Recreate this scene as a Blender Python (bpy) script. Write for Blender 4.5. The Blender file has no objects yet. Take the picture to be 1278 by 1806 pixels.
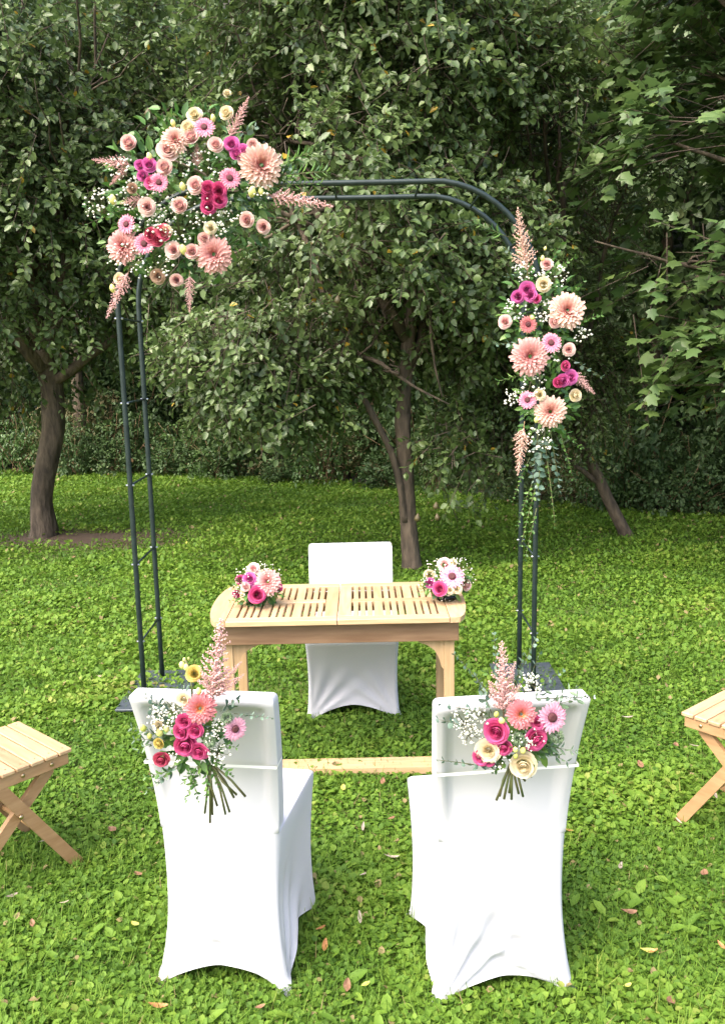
import bpy, math, random
import numpy as np
from mathutils import Vector, Matrix
R = math.radians
random.seed(7); rng = np.random.default_rng(11)
sc = bpy.context.scene

# ------------------------------------------------------------------ camera
CAM_H, PITCH, ROLL, FPX = 1.8, R(10.3), 0.0206, 1550.0
fwd = Vector((0, math.cos(PITCH), -math.sin(PITCH)))
r0 = Vector((1, 0, 0)); u0 = Vector((0, math.sin(PITCH), math.cos(PITCH)))
right = r0*math.cos(ROLL) - u0*math.sin(ROLL); up = u0*math.cos(ROLL) + r0*math.sin(ROLL)
cam = bpy.data.cameras.new('camera'); camo = bpy.data.objects.new('camera', cam)
sc.collection.objects.link(camo)
M = Matrix.Identity(4)
for i, v in enumerate((right, up, -fwd)):
    for j in range(3): M[j][i] = v[j]
M[0][3], M[1][3], M[2][3] = 0, 0, CAM_H
camo.matrix_world = M
cam.sensor_fit = 'VERTICAL'; cam.sensor_height = 24; cam.lens = 24*FPX/1806
cam.clip_start = .05; cam.clip_end = 300
sc.camera = camo
# ------------------------------------------------------------------ sky, sun, exposure
SUN_EL, SUN_AZ = R(55), R(226)           # azimuth clockwise from +Y: high up, left of the camera
w = bpy.data.worlds.new('World'); sc.world = w; w.use_nodes = True
nt = w.node_tree; bg = nt.nodes['Background']
sky = nt.nodes.new('ShaderNodeTexSky'); sky.sky_type = 'NISHITA'; sky.sun_disc = False
sky.sun_elevation = SUN_EL; sky.sun_rotation = SUN_AZ
sky.air_density = 1.0; sky.dust_density = 6.0; sky.ozone_density = 1.0
nt.links.new(sky.outputs[0], bg.inputs[0]); bg.inputs[1].default_value = 0.15
sl = bpy.data.lights.new('sun', 'SUN'); sl.energy = .8; sl.angle = R(60); sl.color = (1, .96, .9)
so = bpy.data.objects.new('sun', sl); sc.collection.objects.link(so)
sd = Vector((math.sin(SUN_AZ)*math.cos(SUN_EL), math.cos(SUN_AZ)*math.cos(SUN_EL), math.sin(SUN_EL)))
so.rotation_euler = sd.to_track_quat('Z', 'Y').to_euler()
sc.view_settings.view_transform = 'Standard'; sc.view_settings.look = 'None'
sc.view_settings.gamma = 1; sc.view_settings.exposure = 1.98

def at(x, y, Y):
    """point of the photograph on the vertical plane at distance Y"""
    d = fwd + right*((x-639)/FPX) + up*((903-y)/FPX)
    return Vector((0, 0, CAM_H)) + d*(Y/d.y)

# ------------------------------------------------------------------ helpers
def link(o, parent=None):
    sc.collection.objects.link(o)
    if parent: o.parent = parent
    return o
def tag(o, label=None, cat=None, group=None, kind=None):
    for k, v in (('label', label), ('category', cat), ('group', group), ('kind', kind)):
        if v: o[k] = v
    return o
def empty(name, loc, rz=0, label=None, cat=None, group=None):
    o = bpy.data.objects.new(name, None); o.empty_display_size = .1
    o.location = loc; o.rotation_euler = (0, 0, rz)
    link(o); tag(o, label, cat, group); return o
def fast_mesh(name, V, Fc, mat, attr=None, smooth=False):
    V = np.asarray(V, np.float32); Fc = np.asarray(Fc, np.int32)
    me = bpy.data.meshes.new(name); n, k = Fc.shape
    me.vertices.add(len(V)); me.vertices.foreach_set('co', V.ravel())
    me.loops.add(n*k); me.loops.foreach_set('vertex_index', Fc.ravel())
    me.polygons.add(n); me.polygons.foreach_set('loop_start', np.arange(n, dtype=np.int32)*k)
    if smooth: me.polygons.foreach_set('use_smooth', np.ones(n, bool))
    if attr is not None:
        a = me.attributes.new('rnd', 'FLOAT', 'POINT'); a.data.foreach_set('value', np.asarray(attr, np.float32))
    me.update(calc_edges=True); me.materials.append(mat); return me
def pyd(name, V, Fc, mat, smooth=True):
    me = bpy.data.meshes.new(name); me.from_pydata([tuple(v) for v in V], [], Fc)
    if smooth: me.polygons.foreach_set('use_smooth', [True]*len(me.polygons))
    me.update(); me.materials.append(mat); return me
def ob(name, me, parent=None, loc=None, rot=None, scale=None):
    o = bpy.data.objects.new(name, me); link(o, parent)
    if loc is not None: o.location = loc
    if rot is not None: o.rotation_euler = rot
    if scale is not None: o.scale = (scale,)*3 if not hasattr(scale, '__len__') else scale
    return o
def box_vf(x0, x1, y0, y1, z0, z1, b=.0025):
    """box with bevelled edges (24 verts)"""
    V = []; idx = {}
    for ix, sx in enumerate((x0, x1)):
        for iy, sy in enumerate((y0, y1)):
            for iz, sz in enumerate((z0, z1)):
                dx, dy, dz = [b if q == 0 else -b for q in (ix, iy, iz)]
                for ax, p in enumerate(((sx, sy+dy, sz+dz), (sx+dx, sy, sz+dz), (sx+dx, sy+dy, sz))):
                    idx[ix, iy, iz, ax] = len(V); V.append(p)
    F = []
    I = lambda x, y, z, a: idx[x, y, z, a]
    for s in (0, 1):
        f = [I(s,0,0,0), I(s,1,0,0), I(s,1,1,0), I(s,0,1,0)]; F.append(f if s else f[::-1])
        f = [I(0,s,0,1), I(0,s,1,1), I(1,s,1,1), I(1,s,0,1)]; F.append(f if s else f[::-1])
        f = [I(0,0,s,2), I(1,0,s,2), I(1,1,s,2), I(0,1,s,2)]; F.append(f if s else f[::-1])
    for a in (0, 1):
        for c in (0, 1):
            F.append([I(a,c,0,0), I(a,c,1,0), I(a,c,1,1), I(a,c,0,1)])
            F.append([I(a,0,c,0), I(a,1,c,0), I(a,1,c,2), I(a,0,c,2)])
            F.append([I(0,a,c,1), I(1,a,c,1), I(1,a,c,2), I(0,a,c,2)])
    for a in (0, 1):
        for c in (0, 1):
            for d in (0, 1): F.append([I(a,c,d,0), I(a,c,d,1), I(a,c,d,2)])
    return V, F
def fixn(me):
    import bmesh
    bm = bmesh.new(); bm.from_mesh(me); bmesh.ops.recalc_face_normals(bm, faces=bm.faces); bm.to_mesh(me); bm.free(); return me
def box(name, mat, parent, x0, x1, y0, y1, z0, z1, b=.0025):
    return ob(name, fixn(pyd(name, *box_vf(x0, x1, y0, y1, z0, z1, b), mat, False)), parent)
def prism(name, mat, parent, pts, axis, a0, a1):
    """outline pts (2-D) extruded along an axis"""
    n = len(pts)
    def P(p, a):
        return {'x': (a, p[0], p[1]), 'y': (p[0], a, p[1]), 'z': (p[0], p[1], a)}[axis]
    V = [P(p, a0) for p in pts] + [P(p, a1) for p in pts]
    F = [list(range(n))[::-1], list(range(n, 2*n))] + [[i, (i+1) % n, n+(i+1) % n, n+i] for i in range(n)]
    me = fixn(pyd(name, V, F, mat, False)); return ob(name, me, parent)
def tube_vf(pts, rad, k=8, cap=True):
    pts = [Vector(p) for p in pts]; n = len(pts)
    if not hasattr(rad, '__len__'): rad = [rad]*n
    V = []; F = []; ref = None
    for i, p in enumerate(pts):
        t = (pts[min(i+1, n-1)] - pts[max(i-1, 0)]).normalized()
        if ref is None: ref = t.orthogonal().normalized()
        ref = (ref - t*ref.dot(t)).normalized(); b = t.cross(ref)
        for j in range(k):
            a = 2*math.pi*j/k
            V.append(p + (ref*math.cos(a) + b*math.sin(a))*rad[i])
    for i in range(n-1):
        for j in range(k):
            F.append([i*k+j, i*k+(j+1) % k, (i+1)*k+(j+1) % k, (i+1)*k+j])
    if cap: F += [list(range(k))[::-1], list(range((n-1)*k, n*k))]
    return V, F
def merge(parts):
    V = []; F = []
    for v, f in parts:
        o = len(V); V += list(v); F += [[i+o for i in q] for q in f]
    return V, F
def tube(name, mat, parent, pts, rad, k=8):
    return ob(name, pyd(name, *tube_vf(pts, rad, k), mat), parent)

# ------------------------------------------------------------------ materials
def newmat(name):
    m = bpy.data.materials.new(name); m.use_nodes = True
    return m, m.node_tree, m.node_tree.nodes['Principled BSDF']
def ramp(t, stops):
    r = t.nodes.new('ShaderNodeValToRGB'); e = r.color_ramp.elements
    while len(e) < len(stops): e.new(.5)
    for q, (p, c) in zip(e, stops): q.position = p; q.color = (*c, 1)
    return r
def leafmat(name, stops, rough=.42, trans=.25, spec=.5):
    m, t, b = newmat(name)
    a = t.nodes.new('ShaderNodeAttribute'); a.attribute_name = 'rnd'
    r = ramp(t, stops); t.links.new(a.outputs['Fac'], r.inputs[0]); t.links.new(r.outputs[0], b.inputs['Base Color'])
    b.inputs['Roughness'].default_value = rough; b.inputs['Specular IOR Level'].default_value = spec
    tr = t.nodes.new('ShaderNodeBsdfTranslucent'); t.links.new(r.outputs[0], tr.inputs[0])
    mx = t.nodes.new('ShaderNodeMixShader'); mx.inputs[0].default_value = trans
    t.links.new(b.outputs[0], mx.inputs[1]); t.links.new(tr.outputs[0], mx.inputs[2])
    t.links.new(mx.outputs[0], t.nodes['Material Output'].inputs[0]); return m
def petalmat(name, c1, c2, trans=.22, rough=.55, pos=(.25, .85)):
    """colour runs from the base of a petal (rnd 0) to its rim (rnd 1)"""
    c1 = tuple(v*.95 for v in c1); c2 = (c2[0]*.97, c2[1]*.9, c2[2]*.9)
    m = leafmat(name, [(pos[0], c1), (pos[1], c2)], rough, trans, .3); return m
def plain(name, c, rough=.5, metal=0, noise=None, scale=20, bump=0, stretch=None, detail=4):
    m, t, b = newmat(name)
    b.inputs['Base Color'].default_value = (*c, 1); b.inputs['Roughness'].default_value = rough; b.inputs['Metallic'].default_value = metal
    if noise or bump:
        tc = t.nodes.new('ShaderNodeTexCoord'); mp = t.nodes.new('ShaderNodeMapping')
        if stretch: mp.inputs['Scale'].default_value = stretch
        n = t.nodes.new('ShaderNodeTexNoise'); n.inputs['Scale'].default_value = scale; n.inputs['Detail'].default_value = detail
        t.links.new(tc.outputs['Object'], mp.inputs[0]); t.links.new(mp.outputs[0], n.inputs['Vector'])
        if noise:
            r = ramp(t, [(.3, c), (.7, noise)]); t.links.new(n.outputs['Fac'], r.inputs[0]); t.links.new(r.outputs[0], b.inputs['Base Color'])
            if 'wood' in name or 'acacia' in name:
                oi = t.nodes.new('ShaderNodeObjectInfo'); mr = t.nodes.new('ShaderNodeMapRange'); hs_ = t.nodes.new('ShaderNodeHueSaturation')
                mr.inputs['To Min'].default_value = .8; mr.inputs['To Max'].default_value = 1.12
                t.links.new(oi.outputs['Random'], mr.inputs['Value']); t.links.new(mr.outputs[0], hs_.inputs['Value']); t.links.new(r.outputs[0], hs_.inputs['Color']); t.links.new(hs_.outputs[0], b.inputs['Base Color'])
        if bump:
            bp = t.nodes.new('ShaderNodeBump'); bp.inputs['Strength'].default_value = bump; bp.inputs['Distance'].default_value = .035 if 'bark' in name else .01
            t.links.new(n.outputs['Fac'], bp.inputs['Height']); t.links.new(bp.outputs[0], b.inputs['Normal'])
    return m
PEAR = leafmat('pear_leaf', [(0, (.06, .105, .03)), (.45, (.125, .19, .058)), (.85, (.19, .255, .085)), (.975, (.22, .26, .12)), (1, (.42, .28, .03))], .45, .35, .7)
MAPLE = leafmat('maple_leaf', [(0, (.06, .115, .035)), (.6, (.12, .19, .055)), (.95, (.2, .27, .07)), (1, (.3, .28, .05))], .42, .35, .5)
WOODL = leafmat('forest_leaf', [(0, (.055, .095, .035)), (.7, (.12, .18, .07)), (1, (.19, .235, .1))], .5, .3, .4)
SHRUB = leafmat('shrub_leaf', [(0, (.035, .075, .022)), (.6, (.075, .13, .04)), (.9, (.13, .18, .055)), (1, (.2, .13, .06))], .5, .2, .35)
GRASS = leafmat('grass_leaf', [(0, (.06, .135, .018)), (.45, (.125, .235, .026)), (.8, (.19, .305, .038)), (.97, (.28, .33, .07)), (1, (.3, .24, .11))], .6, .38, .25)
BARK = plain('pear_bark', (.035, .026, .018), .9, noise=(.13, .098, .066), scale=16, bump=1.0, stretch=(1, 1, .35))
TWIG = plain('twig_bark', (.07, .05, .035), .85)
SOIL = plain('lawn_soil', (.065, .1, .018), .95, noise=(.12, .15, .032), scale=9, bump=.5)
_t = SOIL.node_tree; _b = _t.nodes['Principled BSDF']; _src = _b.inputs['Base Color'].links[0].from_socket
_tc = _t.nodes.new('ShaderNodeTexCoord'); _mp = _t.nodes.new('ShaderNodeMapping'); _mp.inputs['Location'].default_value = (2.9/1.3, -8.7/.55, 0); _mp.inputs['Scale'].default_value = (1/1.3, 1/.55, 1)
_ln = _t.nodes.new('ShaderNodeVectorMath'); _ln.operation = 'LENGTH'; _nz = _t.nodes.new('ShaderNodeTexNoise'); _nz.inputs['Scale'].default_value = 4
_ad = _t.nodes.new('ShaderNodeMath'); _ad.operation = 'ADD'; _rp = ramp(_t, [(.95, (1, 1, 1)), (1.0, (0, 0, 0))]); _dv = _t.nodes.new('ShaderNodeMath'); _dv.operation = 'MULTIPLY'; _dv.inputs[1].default_value = .62
_mx = _t.nodes.new('ShaderNodeMixRGB'); _mx.inputs[2].default_value = (.085, .055, .034, 1)
_t.links.new(_tc.outputs['Object'], _mp.inputs[0]); _t.links.new(_mp.outputs[0], _ln.inputs[0]); _t.links.new(_tc.outputs['Object'], _nz.inputs['Vector'])
_t.links.new(_ln.outputs['Value'], _ad.inputs[0]); _t.links.new(_nz.outputs['Fac'], _ad.inputs[1]); _t.links.new(_ad.outputs[0], _dv.inputs[0]); _t.links.new(_dv.outputs[0], _rp.inputs[0])
_t.links.new(_rp.outputs[0], _mx.inputs[0]); _t.links.new(_src, _mx.inputs[1]); _t.links.new(_mx.outputs[0], _b.inputs['Base Color'])
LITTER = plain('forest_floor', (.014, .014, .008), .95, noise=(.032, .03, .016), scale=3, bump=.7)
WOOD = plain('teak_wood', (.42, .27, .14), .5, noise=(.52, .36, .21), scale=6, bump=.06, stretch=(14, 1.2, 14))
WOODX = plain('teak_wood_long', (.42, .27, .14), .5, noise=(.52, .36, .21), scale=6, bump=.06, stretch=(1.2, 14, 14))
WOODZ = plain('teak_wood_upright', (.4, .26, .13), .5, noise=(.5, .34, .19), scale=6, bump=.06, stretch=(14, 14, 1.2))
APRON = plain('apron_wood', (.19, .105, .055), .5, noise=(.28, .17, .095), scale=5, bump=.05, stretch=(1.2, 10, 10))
CHW = plain('acacia_wood', (.42, .265, .14), .5, noise=(.52, .35, .2), scale=6, bump=.06, stretch=(1.5, 12, 12))
CHL = plain('acacia_leg', (.3, .165, .075), .5, noise=(.4, .24, .12), scale=6, bump=.06, stretch=(9, 1.5, 9))
BRASS = plain('bolt_metal', (.55, .42, .25), .3, 1)
METAL = plain('painted_steel', (.008, .018, .017), .45, .2, noise=(.018, .032, .03), scale=30)
FABRIC = plain('white_spandex', (.53, .525, .555), .7)
RIBBON = plain('white_satin', (.85, .85, .84), .35)
STEM = plain('flower_stem', (.06, .1, .025), .6, noise=(.11, .09, .035), scale=18)
GREEN = leafmat('florist_leaf', [(0, (.045, .11, .025)), (.6, (.08, .19, .035)), (1, (.16, .28, .06))], .4, .25)
EUC = leafmat('eucalyptus_leaf', [(0, (.07, .13, .085)), (.5, (.13, .21, .15)), (1, (.24, .32, .26))], .5, .15, .3)
OLIVE = leafmat('olive_leaf', [(0, (.05, .1, .05)), (1, (.2, .28, .17))], .45, .15)
WHITEF = plain('gypsophila_white', (.75, .74, .64), .6)
CENTRE = plain('gerbera_centre', (.035, .006, .012), .8, noise=(.12, .03, .03), scale=200)
THIST = plain('thistle_green', (.09, .15, .07), .7, noise=(.2, .27, .16), scale=120)
P = {
 'pale': petalmat('petal_pale_peach', (.72, .3, .34), (.86, .69, .62), pos=(.25, .85)),
 'cream': petalmat('petal_cream', (.72, .64, .3), (.85, .8, .58), pos=(.1, .7)),
 'yellow': petalmat('petal_yellow', (.5, .48, .09), (.72, .62, .2), pos=(.1, .7)),
 'hot': petalmat('petal_hot_pink', (.46, .015, .12), (.7, .13, .32)),
 'magenta': petalmat('petal_magenta', (.5, .04, .24), (.72, .2, .5)),
 'deep': petalmat('petal_deep_rose', (.38, .02, .08), (.62, .12, .2)),
 'beige': petalmat('petal_beige', (.42, .26, .18), (.56, .41, .3)),
 'gerb': petalmat('petal_gerbera_pink', (.52, .06, .18), (.8, .38, .48)),
 'gerbl': petalmat('petal_gerbera_light', (.5, .06, .22), (.78, .43, .56), pos=(.15, .6)),
 'salmon': petalmat('petal_gerbera_salmon', (.45, .07, .1), (.66, .27, .27)),
 'peach': petalmat('petal_dahlia_peach', (.6, .24, .22), (.85, .64, .53)),
 'dpink': petalmat('petal_dahlia_pink', (.55, .2, .2), (.8, .51, .47)),
 'coral': petalmat('petal_dahlia_coral', (.72, .3, .1), (.7, .28, .3), pos=(.2, .7)),
 'ast': petalmat('astilbe_pink', (.72, .42, .4), (.86, .62, .58), .2, .8),
 'astp': petalmat('astilbe_peach', (.7, .45, .36), (.85, .64, .52), .2, .8),
}
# ------------------------------------------------------------------ leaf clouds
OV = (np.array([(0, 0, 0), (.3, -.5, .09), (.68, -.4, .06), (1, 0, -.08), (.68, .4, .06), (.3, .5, .09)]), np.array([(0, 1, 2, 3), (0, 3, 4, 5)]))
BL = (np.array([(0, -.5, 0), (.55, -.42, .05), (1, 0, -.1), (.55, .42, .05), (0, .5, 0), (.3, 0, -.01)]), np.array([(0, 1, 3, 4), (1, 2, 2, 3)]))
_m = [(0, 0), (.0, -.22), (.1, -.6), (.36, -.42), (.66, -.64), (.64, -.27), (.82, -.16), (1, 0), (.82, .16), (.64, .27), (.66, .64), (.36, .42), (.1, .6), (.0, .22)]
MP = (np.array([(.38, 0, .0)] + [(a, b, -.16*abs(b)-.1*max(a-.5, 0)) for a, b in _m]), np.array([(0, i+1, (i+1) % 14+1) for i in range(14)]))
def nrm(a): return a/np.maximum(np.linalg.norm(a, axis=-1, keepdims=True), 1e-9)
def leaves(name, Pp, D, N, L, Wd, mat, rnd, tmpl=OV):
    T, Fc = tmpl; D = nrm(D); S = nrm(np.cross(D, N)); N2 = np.cross(S, D)
    L = np.broadcast_to(np.asarray(L, float), (len(Pp),)); Wd = np.broadcast_to(np.asarray(Wd, float), (len(Pp),))
    V = (Pp[:, None] + T[None, :, 0, None]*(L[:, None]*D)[:, None] + T[None, :, 1, None]*(Wd[:, None]*S)[:, None] + T[None, :, 2, None]*(L[:, None]*N2)[:, None])
    n, k = len(Pp), len(T)
    F = (np.arange(n)[:, None, None]*k + Fc[None]).reshape(-1, Fc.shape[1])
    if tmpl is BL:   # last quad is a triangle: drop the doubled corner by using quads that stay valid
        F = (np.arange(n)[:, None, None]*k + np.array([(0, 1, 5, 5)])[None]).reshape(-1, 4) if False else F
    return fast_mesh(name, V.reshape(-1, 3), F, mat, np.repeat(rnd, k))
BL = (np.array([(0, -.5, 0), (.55, -.42, .05), (1, -.06, -.12), (1, .06, -.12), (.55, .42, .05), (0, .5, 0)]), np.array([(0, 1, 4, 5), (1, 2, 3, 4)]))
_ph = rng.uniform(0, 6.28, (12, 3)); _fr = rng.normal(0, 1, (12, 3))
def noise3(p, f=1.0):
    q = sum(np.sin((p*f) @ _fr[i]*1.6 + _ph[i, 0]) for i in range(12)); return q/4.9     # about -1..1
def ell_sample(n, ells, shell=.45, gap=-.2, f=1.6):
    vol = np.array([e[1][0]*e[1][1]*e[1][2] for e in ells]); out = []
    need = n
    while need > 0:
        ci = rng.choice(len(ells), need*3, p=vol/vol.sum())
        d = nrm(rng.normal(0, 1, (need*3, 3))); r = rng.uniform(0, 1, need*3)**shell
        c = np.array([e[0] for e in ells])[ci]; rr = np.array([e[1] for e in ells])[ci]
        p = c + d*r[:, None]*rr*(1+.16*noise3(c+d*rr, 2.3))[:, None]
        k = noise3(p, f) > gap + rng.normal(0, .18, len(p)); p = p[k][:need]; out.append((p, d[k][:need])); need -= len(p)
    return np.concatenate([o[0] for o in out]), np.concatenate([o[1] for o in out])
def crown(name, ells, nsprig, per, L, ratio, mat, tmpl=OV, shell=.45, gap=-.2, f=1.6, tl=.32, droop=.25, flat=.0, upn=.9):
    c, d = ell_sample(nsprig, ells, shell, gap, f)
    ax = nrm(d*.9 + rng.normal(0, .55, c.shape) + np.array([0, 0, -droop])); ax[:, 2] *= (1-flat); ax = nrm(ax)
    t = (np.arange(per)+.5)/per
    ln = tl*rng.uniform(.6, 1.3, nsprig)
    sag = np.array([0, 0, -1.])*.25
    p = c[:, None] + ax[:, None]*(t[None, :, None]-.5)*ln[:, None, None] + sag*(t[None, :, None]**2)*ln[:, None, None]
    side = rng.normal(0, 1, p.shape); side -= (side*ax[:, None]).sum(-1, keepdims=True)*ax[:, None]; side = nrm(side)
    D = ax[:, None]*.55 + side*.85 + np.array([0, 0, -.25])
    if flat: D[..., 2] *= (1-flat)
    N = np.array([0, 0, upn]) + d[:, None]*.55 + rng.normal(0, .42, p.shape)
    p = (p + side*.012).reshape(-1, 3); n = len(p)
    base = np.repeat(rng.uniform(0, 1, nsprig)*.4 + .15, per)
    rnd = np.clip(base + rng.normal(0, .16, n), 0, .96); y = rng.uniform(0, 1, n) > .994; rnd[y] = 1
    sz = L*rng.uniform(.65, 1.2, n)
    me = leaves(name, p, D.reshape(-1, 3), N.reshape(-1, 3), sz, sz*ratio*rng.uniform(.85, 1.1, n), mat, rnd, tmpl)
    # twigs: three-sided tapering sticks that carry the leaves
    a = c - ax*.75*ln[:, None]; b = c + ax*.5*ln[:, None] + sag*ln[:, None]
    o1 = nrm(np.cross(ax, np.array([.3, .5, .81]))); o2 = np.cross(ax, o1); ring = []
    for e, rad in ((a, .0045), (b, .0018)):
        for q in range(3):
            an = q*2.094; ring.append(e + (o1*math.cos(an)+o2*math.sin(an))*rad)
    V = np.stack(ring, 1).reshape(-1, 3)
    F = (np.arange(nsprig)[:, None, None]*6 + np.array([(0, 1, 4, 3), (1, 2, 5, 4), (2, 0, 3, 5)])[None]).reshape(-1, 4)
    return me, fast_mesh(name+'_twigs', V, F, TWIG)
def limb(p0, p1, r0_, r1_, n=7, wob=.05, k=8):
    p0 = Vector(p0); p1 = Vector(p1); pts = []; rad = []
    for i in range(n):
        t = i/(n-1); q = p0.lerp(p1, t)
        s = math.sin(t*math.pi)
        q += Vector((random.uniform(-1, 1), random.uniform(-1, 1), random.uniform(-.4, .4)))*wob*s
        pts.append(q); rad.append(r0_*(1-t)+r1_*t)
    return tube_vf(pts, rad, k)
def branch_set(forks, ells, nb, r=.035):
    out = []
    for i in range(nb):
        c, rr = ells[i % len(ells)]; d = Vector(rng.normal(0, 1, 3)).normalized(); d.z = abs(d.z)*.8 + .1
        tip = Vector([c[j]+d[j]*rr[j]*.92 for j in range(3)]); st = Vector(random.choice(forks))
        out.append(limb(st, tip, r*random.uniform(.6, 1), .006, 9, .05, 6))
        m = st.lerp(tip, .55)
        for q in range(3):
            dv_ = Vector(rng.normal(0, .5, 3)); dv_.z = abs(dv_.z); t2 = m + dv_*(rr[0]*.4); out.append(limb(m, t2, .012, .004, 6, .05, 5))
    return out
def rugged(vf, k):
    V, F = vf; V = [Vector(v) for v in V]; out = []
    for i in range(0, len(V), k):
        ring = V[i:i+k]; c = sum(ring, Vector())/len(ring)
        for j, v in enumerate(ring):
            a = np.array([[math.cos(j/k*6.283)*1.6, math.sin(j/k*6.283)*1.6, v.z*1.3]]); out.append(c+(v-c)*(1+.09*float(noise3(a, 2.1)[0])+.05*float(noise3(a*np.array([[1, 1, 3.]]), 4.5)[0])))
    return out, F
def dense(pts, rad, m=6):
    P_ = []; R_ = []
    for i in range(len(pts)-1):
        for q in range(m): t = q/m; P_.append(Vector(pts[i]).lerp(Vector(pts[i+1]), t)); R_.append(rad[i]*(1-t)+rad[i+1]*t)
    P_.append(Vector(pts[-1])); R_.append(rad[-1])
    for _ in range(3): P_ = [P_[0]] + [(P_[i-1]+P_[i]*2+P_[i+1])/4 for i in range(1, len(P_)-1)] + [P_[-1]]
    return rugged(tube_vf(P_, R_, 20), 20)
def tree(name, base, parts, ells, nsprig, per, L, ratio, mat, label, cat='tree', group=None, nb=14, forks=None, bark=None, **kw):
    t = empty(name, base, 0, label, cat, group)
    off = Vector(base); sub = lambda vf: ([Vector(v)-off for v in vf[0]], vf[1])
    tr = merge([sub(x) for x in parts]); ob('trunk', pyd('trunk', *tr, bark or BARK), t)
    if nb:
        br = merge([sub(x) for x in branch_set(forks, ells, nb)]); ob('branches', pyd('branches', *br, bark or BARK), t)
    e2 = [(np.array(c)-np.array(base), np.array(r)) for c, r in ells]
    me, tw = crown(name+'_crown', e2, nsprig, per, L, ratio, mat, **kw)
    c = ob('crown', me, t); tag(c, kind='stuff'); tag(ob('twigs', tw, t), kind='stuff')
    return t

# ================================================================== the ground
EDGE = [(-14, 15.5), (-6, 13.8), (-3, 13.1), (-.3, 11.9), (1.3, 10.8), (2.4, 9.7), (3.6, 8.9), (6, 7.6), (12, 6.5)]
def edge_y(x): return np.interp(x, [e[0] for e in EDGE], [e[1] for e in EDGE])
nx, ny = 121, 121
gx = np.concatenate([np.linspace(-120, -16, 20), np.linspace(-15, 15, 81), np.linspace(16, 120, 20)])
gy = np.concatenate([np.linspace(-120, -6, 20), np.linspace(-5, 25, 81), np.linspace(26, 120, 20)])
X, Y = np.meshgrid(gx, gy)
def gz(x, y):
    p = np.stack([x, y, 0*x], -1); return .012*noise3(p, 2.2)*np.clip((y-.5)/3, 0, 1)
Z = gz(X, Y)
Fg = np.array([(j*nx+i, j*nx+i+1, (j+1)*nx+i+1, (j+1)*nx+i) for j in range(ny-1) for i in range(nx-1)])
tag(ob('lawn', fast_mesh('lawn', np.stack([X, Y, Z], -1).reshape(-1, 3), Fg, SOIL, smooth=True)), kind='structure')
# wooded slope that closes the view behind the orchard
hx = np.linspace(-45, 45, 91); hs = np.linspace(0, 1, 40)
HX, HS = np.meshgrid(hx, hs)
HY = edge_y(HX) + .3 + HS*24
HZ = .02 + np.clip(HS*24-3.0, 0, None)**1.12*.62 + .25*noise3(np.stack([HX, HY, 0*HX], -1), .9)*np.clip(HS*8, 0, 1)
Fh = np.array([(j*91+i, j*91+i+1, (j+1)*91+i+1, (j+1)*91+i) for j in range(39) for i in range(90)])
tag(ob('wooded_slope', fast_mesh('wooded_slope', np.stack([HX, HY, HZ], -1).reshape(-1, 3), Fh, LITTER, smooth=True)), kind='structure')

# ================================================================== fruit trees
base = (-3.29, 8.9, 0)
el = [((-3.5, 8.8, 3.2), (2.2, 1.8, 1.9)), ((-3.3, 8.8, 4.7), (2.0, 1.6, 1.5)), ((-4.3, 8.2, 2.2), (1.5, 1.2, 1.0)), ((-2.0, 9.0, 3.6), (1.1, 1.2, 1.6))]
tr = [dense([(-3.31, 8.9, -.05), (-3.29, 8.9, .05), (-3.3, 8.9, .35), (-3.22, 8.9, .7), (-3.1, 8.92, 1.1), (-3.08, 8.95, 1.5), (-3.15, 8.9, 1.9)], [.16, .135, .105, .105, .11, .112, .11]),
      limb((-3.12, 8.9, 1.7), (-4.2, 8.5, 3.4), .1, .04), limb((-3.12, 8.92, 1.8), (-2.6, 9.0, 3.6), .1, .035), limb((-3.15, 8.9, 1.8), (-3.4, 9.1, 4.4), .11, .03), limb((-3.1, 8.9, 1.55), (-1.9, 8.8, 2.3), .06, .02)]
treeL = tree('pear_tree', base, tr, el, 4300, 17, .068, .66, PEAR, 'pear tree with a bowed trunk standing in bare brown soil', group='orchard fruit trees', nb=16, forks=[(-3.4, 9.0, 2.6), (-3.7, 8.7, 2.7), (-2.85, 8.95, 2.7)], gap=-.12)
base = (.4, 7.15, 0)
el = [((-.25, 7.1, 2.75), (1.45, 1.3, 1.35)), ((.2, 7.2, 4.2), (1.35, 1.2, 1.5)), ((.95, 7.2, 2.6), (.75, .9, 1.1)), ((-.75, 6.9, 2.0), (.85, .8, .75)), ((1.2, 7.4, 3.6), (.8, .8, .9)), ((.72, 6.85, 1.05), (.35, .35, .5)), ((-.6, 7.0, 1.5), (.7, .7, .4)), ((.4, 6.75, 2.25), (.9, .5, .5))]
tr = [dense([(.4, 7.15, -.05), (.4, 7.15, .04), (.375, 7.15, .4), (.36, 7.15, .8), (.34, 7.15, 1.2), (.36, 7.17, 1.6), (.42, 7.2, 2.1), (.4, 7.2, 2.7)], [.12, .085, .068, .064, .062, .058, .05, .04]),
      dense([(.35, 7.1, .42), (.31, 7.08, .75), (.24, 7.07, 1.02), (.1, 7.05, 1.3), (-.2, 7.05, 1.9)], [.025, .03, .028, .025, .018]),
      limb((.36, 7.17, 1.5), (.75, 7.3, 2.6), .05, .02), limb((.38, 7.18, 1.9), (-.5, 7.0, 3.2), .055, .02), limb((.4, 7.2, 2.5), (.3, 7.2, 4.4), .05, .015)]
treeC = tree('pear_tree', base, tr, el, 5200, 16, .062, .66, PEAR, 'slender upright pear tree behind the white chair and slatted table', group='orchard fruit trees', nb=18, forks=[(.4, 7.2, 2.4), (-.15, 7.05, 1.9), (.6, 7.25, 2.3), (.38, 7.2, 3.2)], gap=-.1)
base = (2.55, 8.32, 0)
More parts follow.
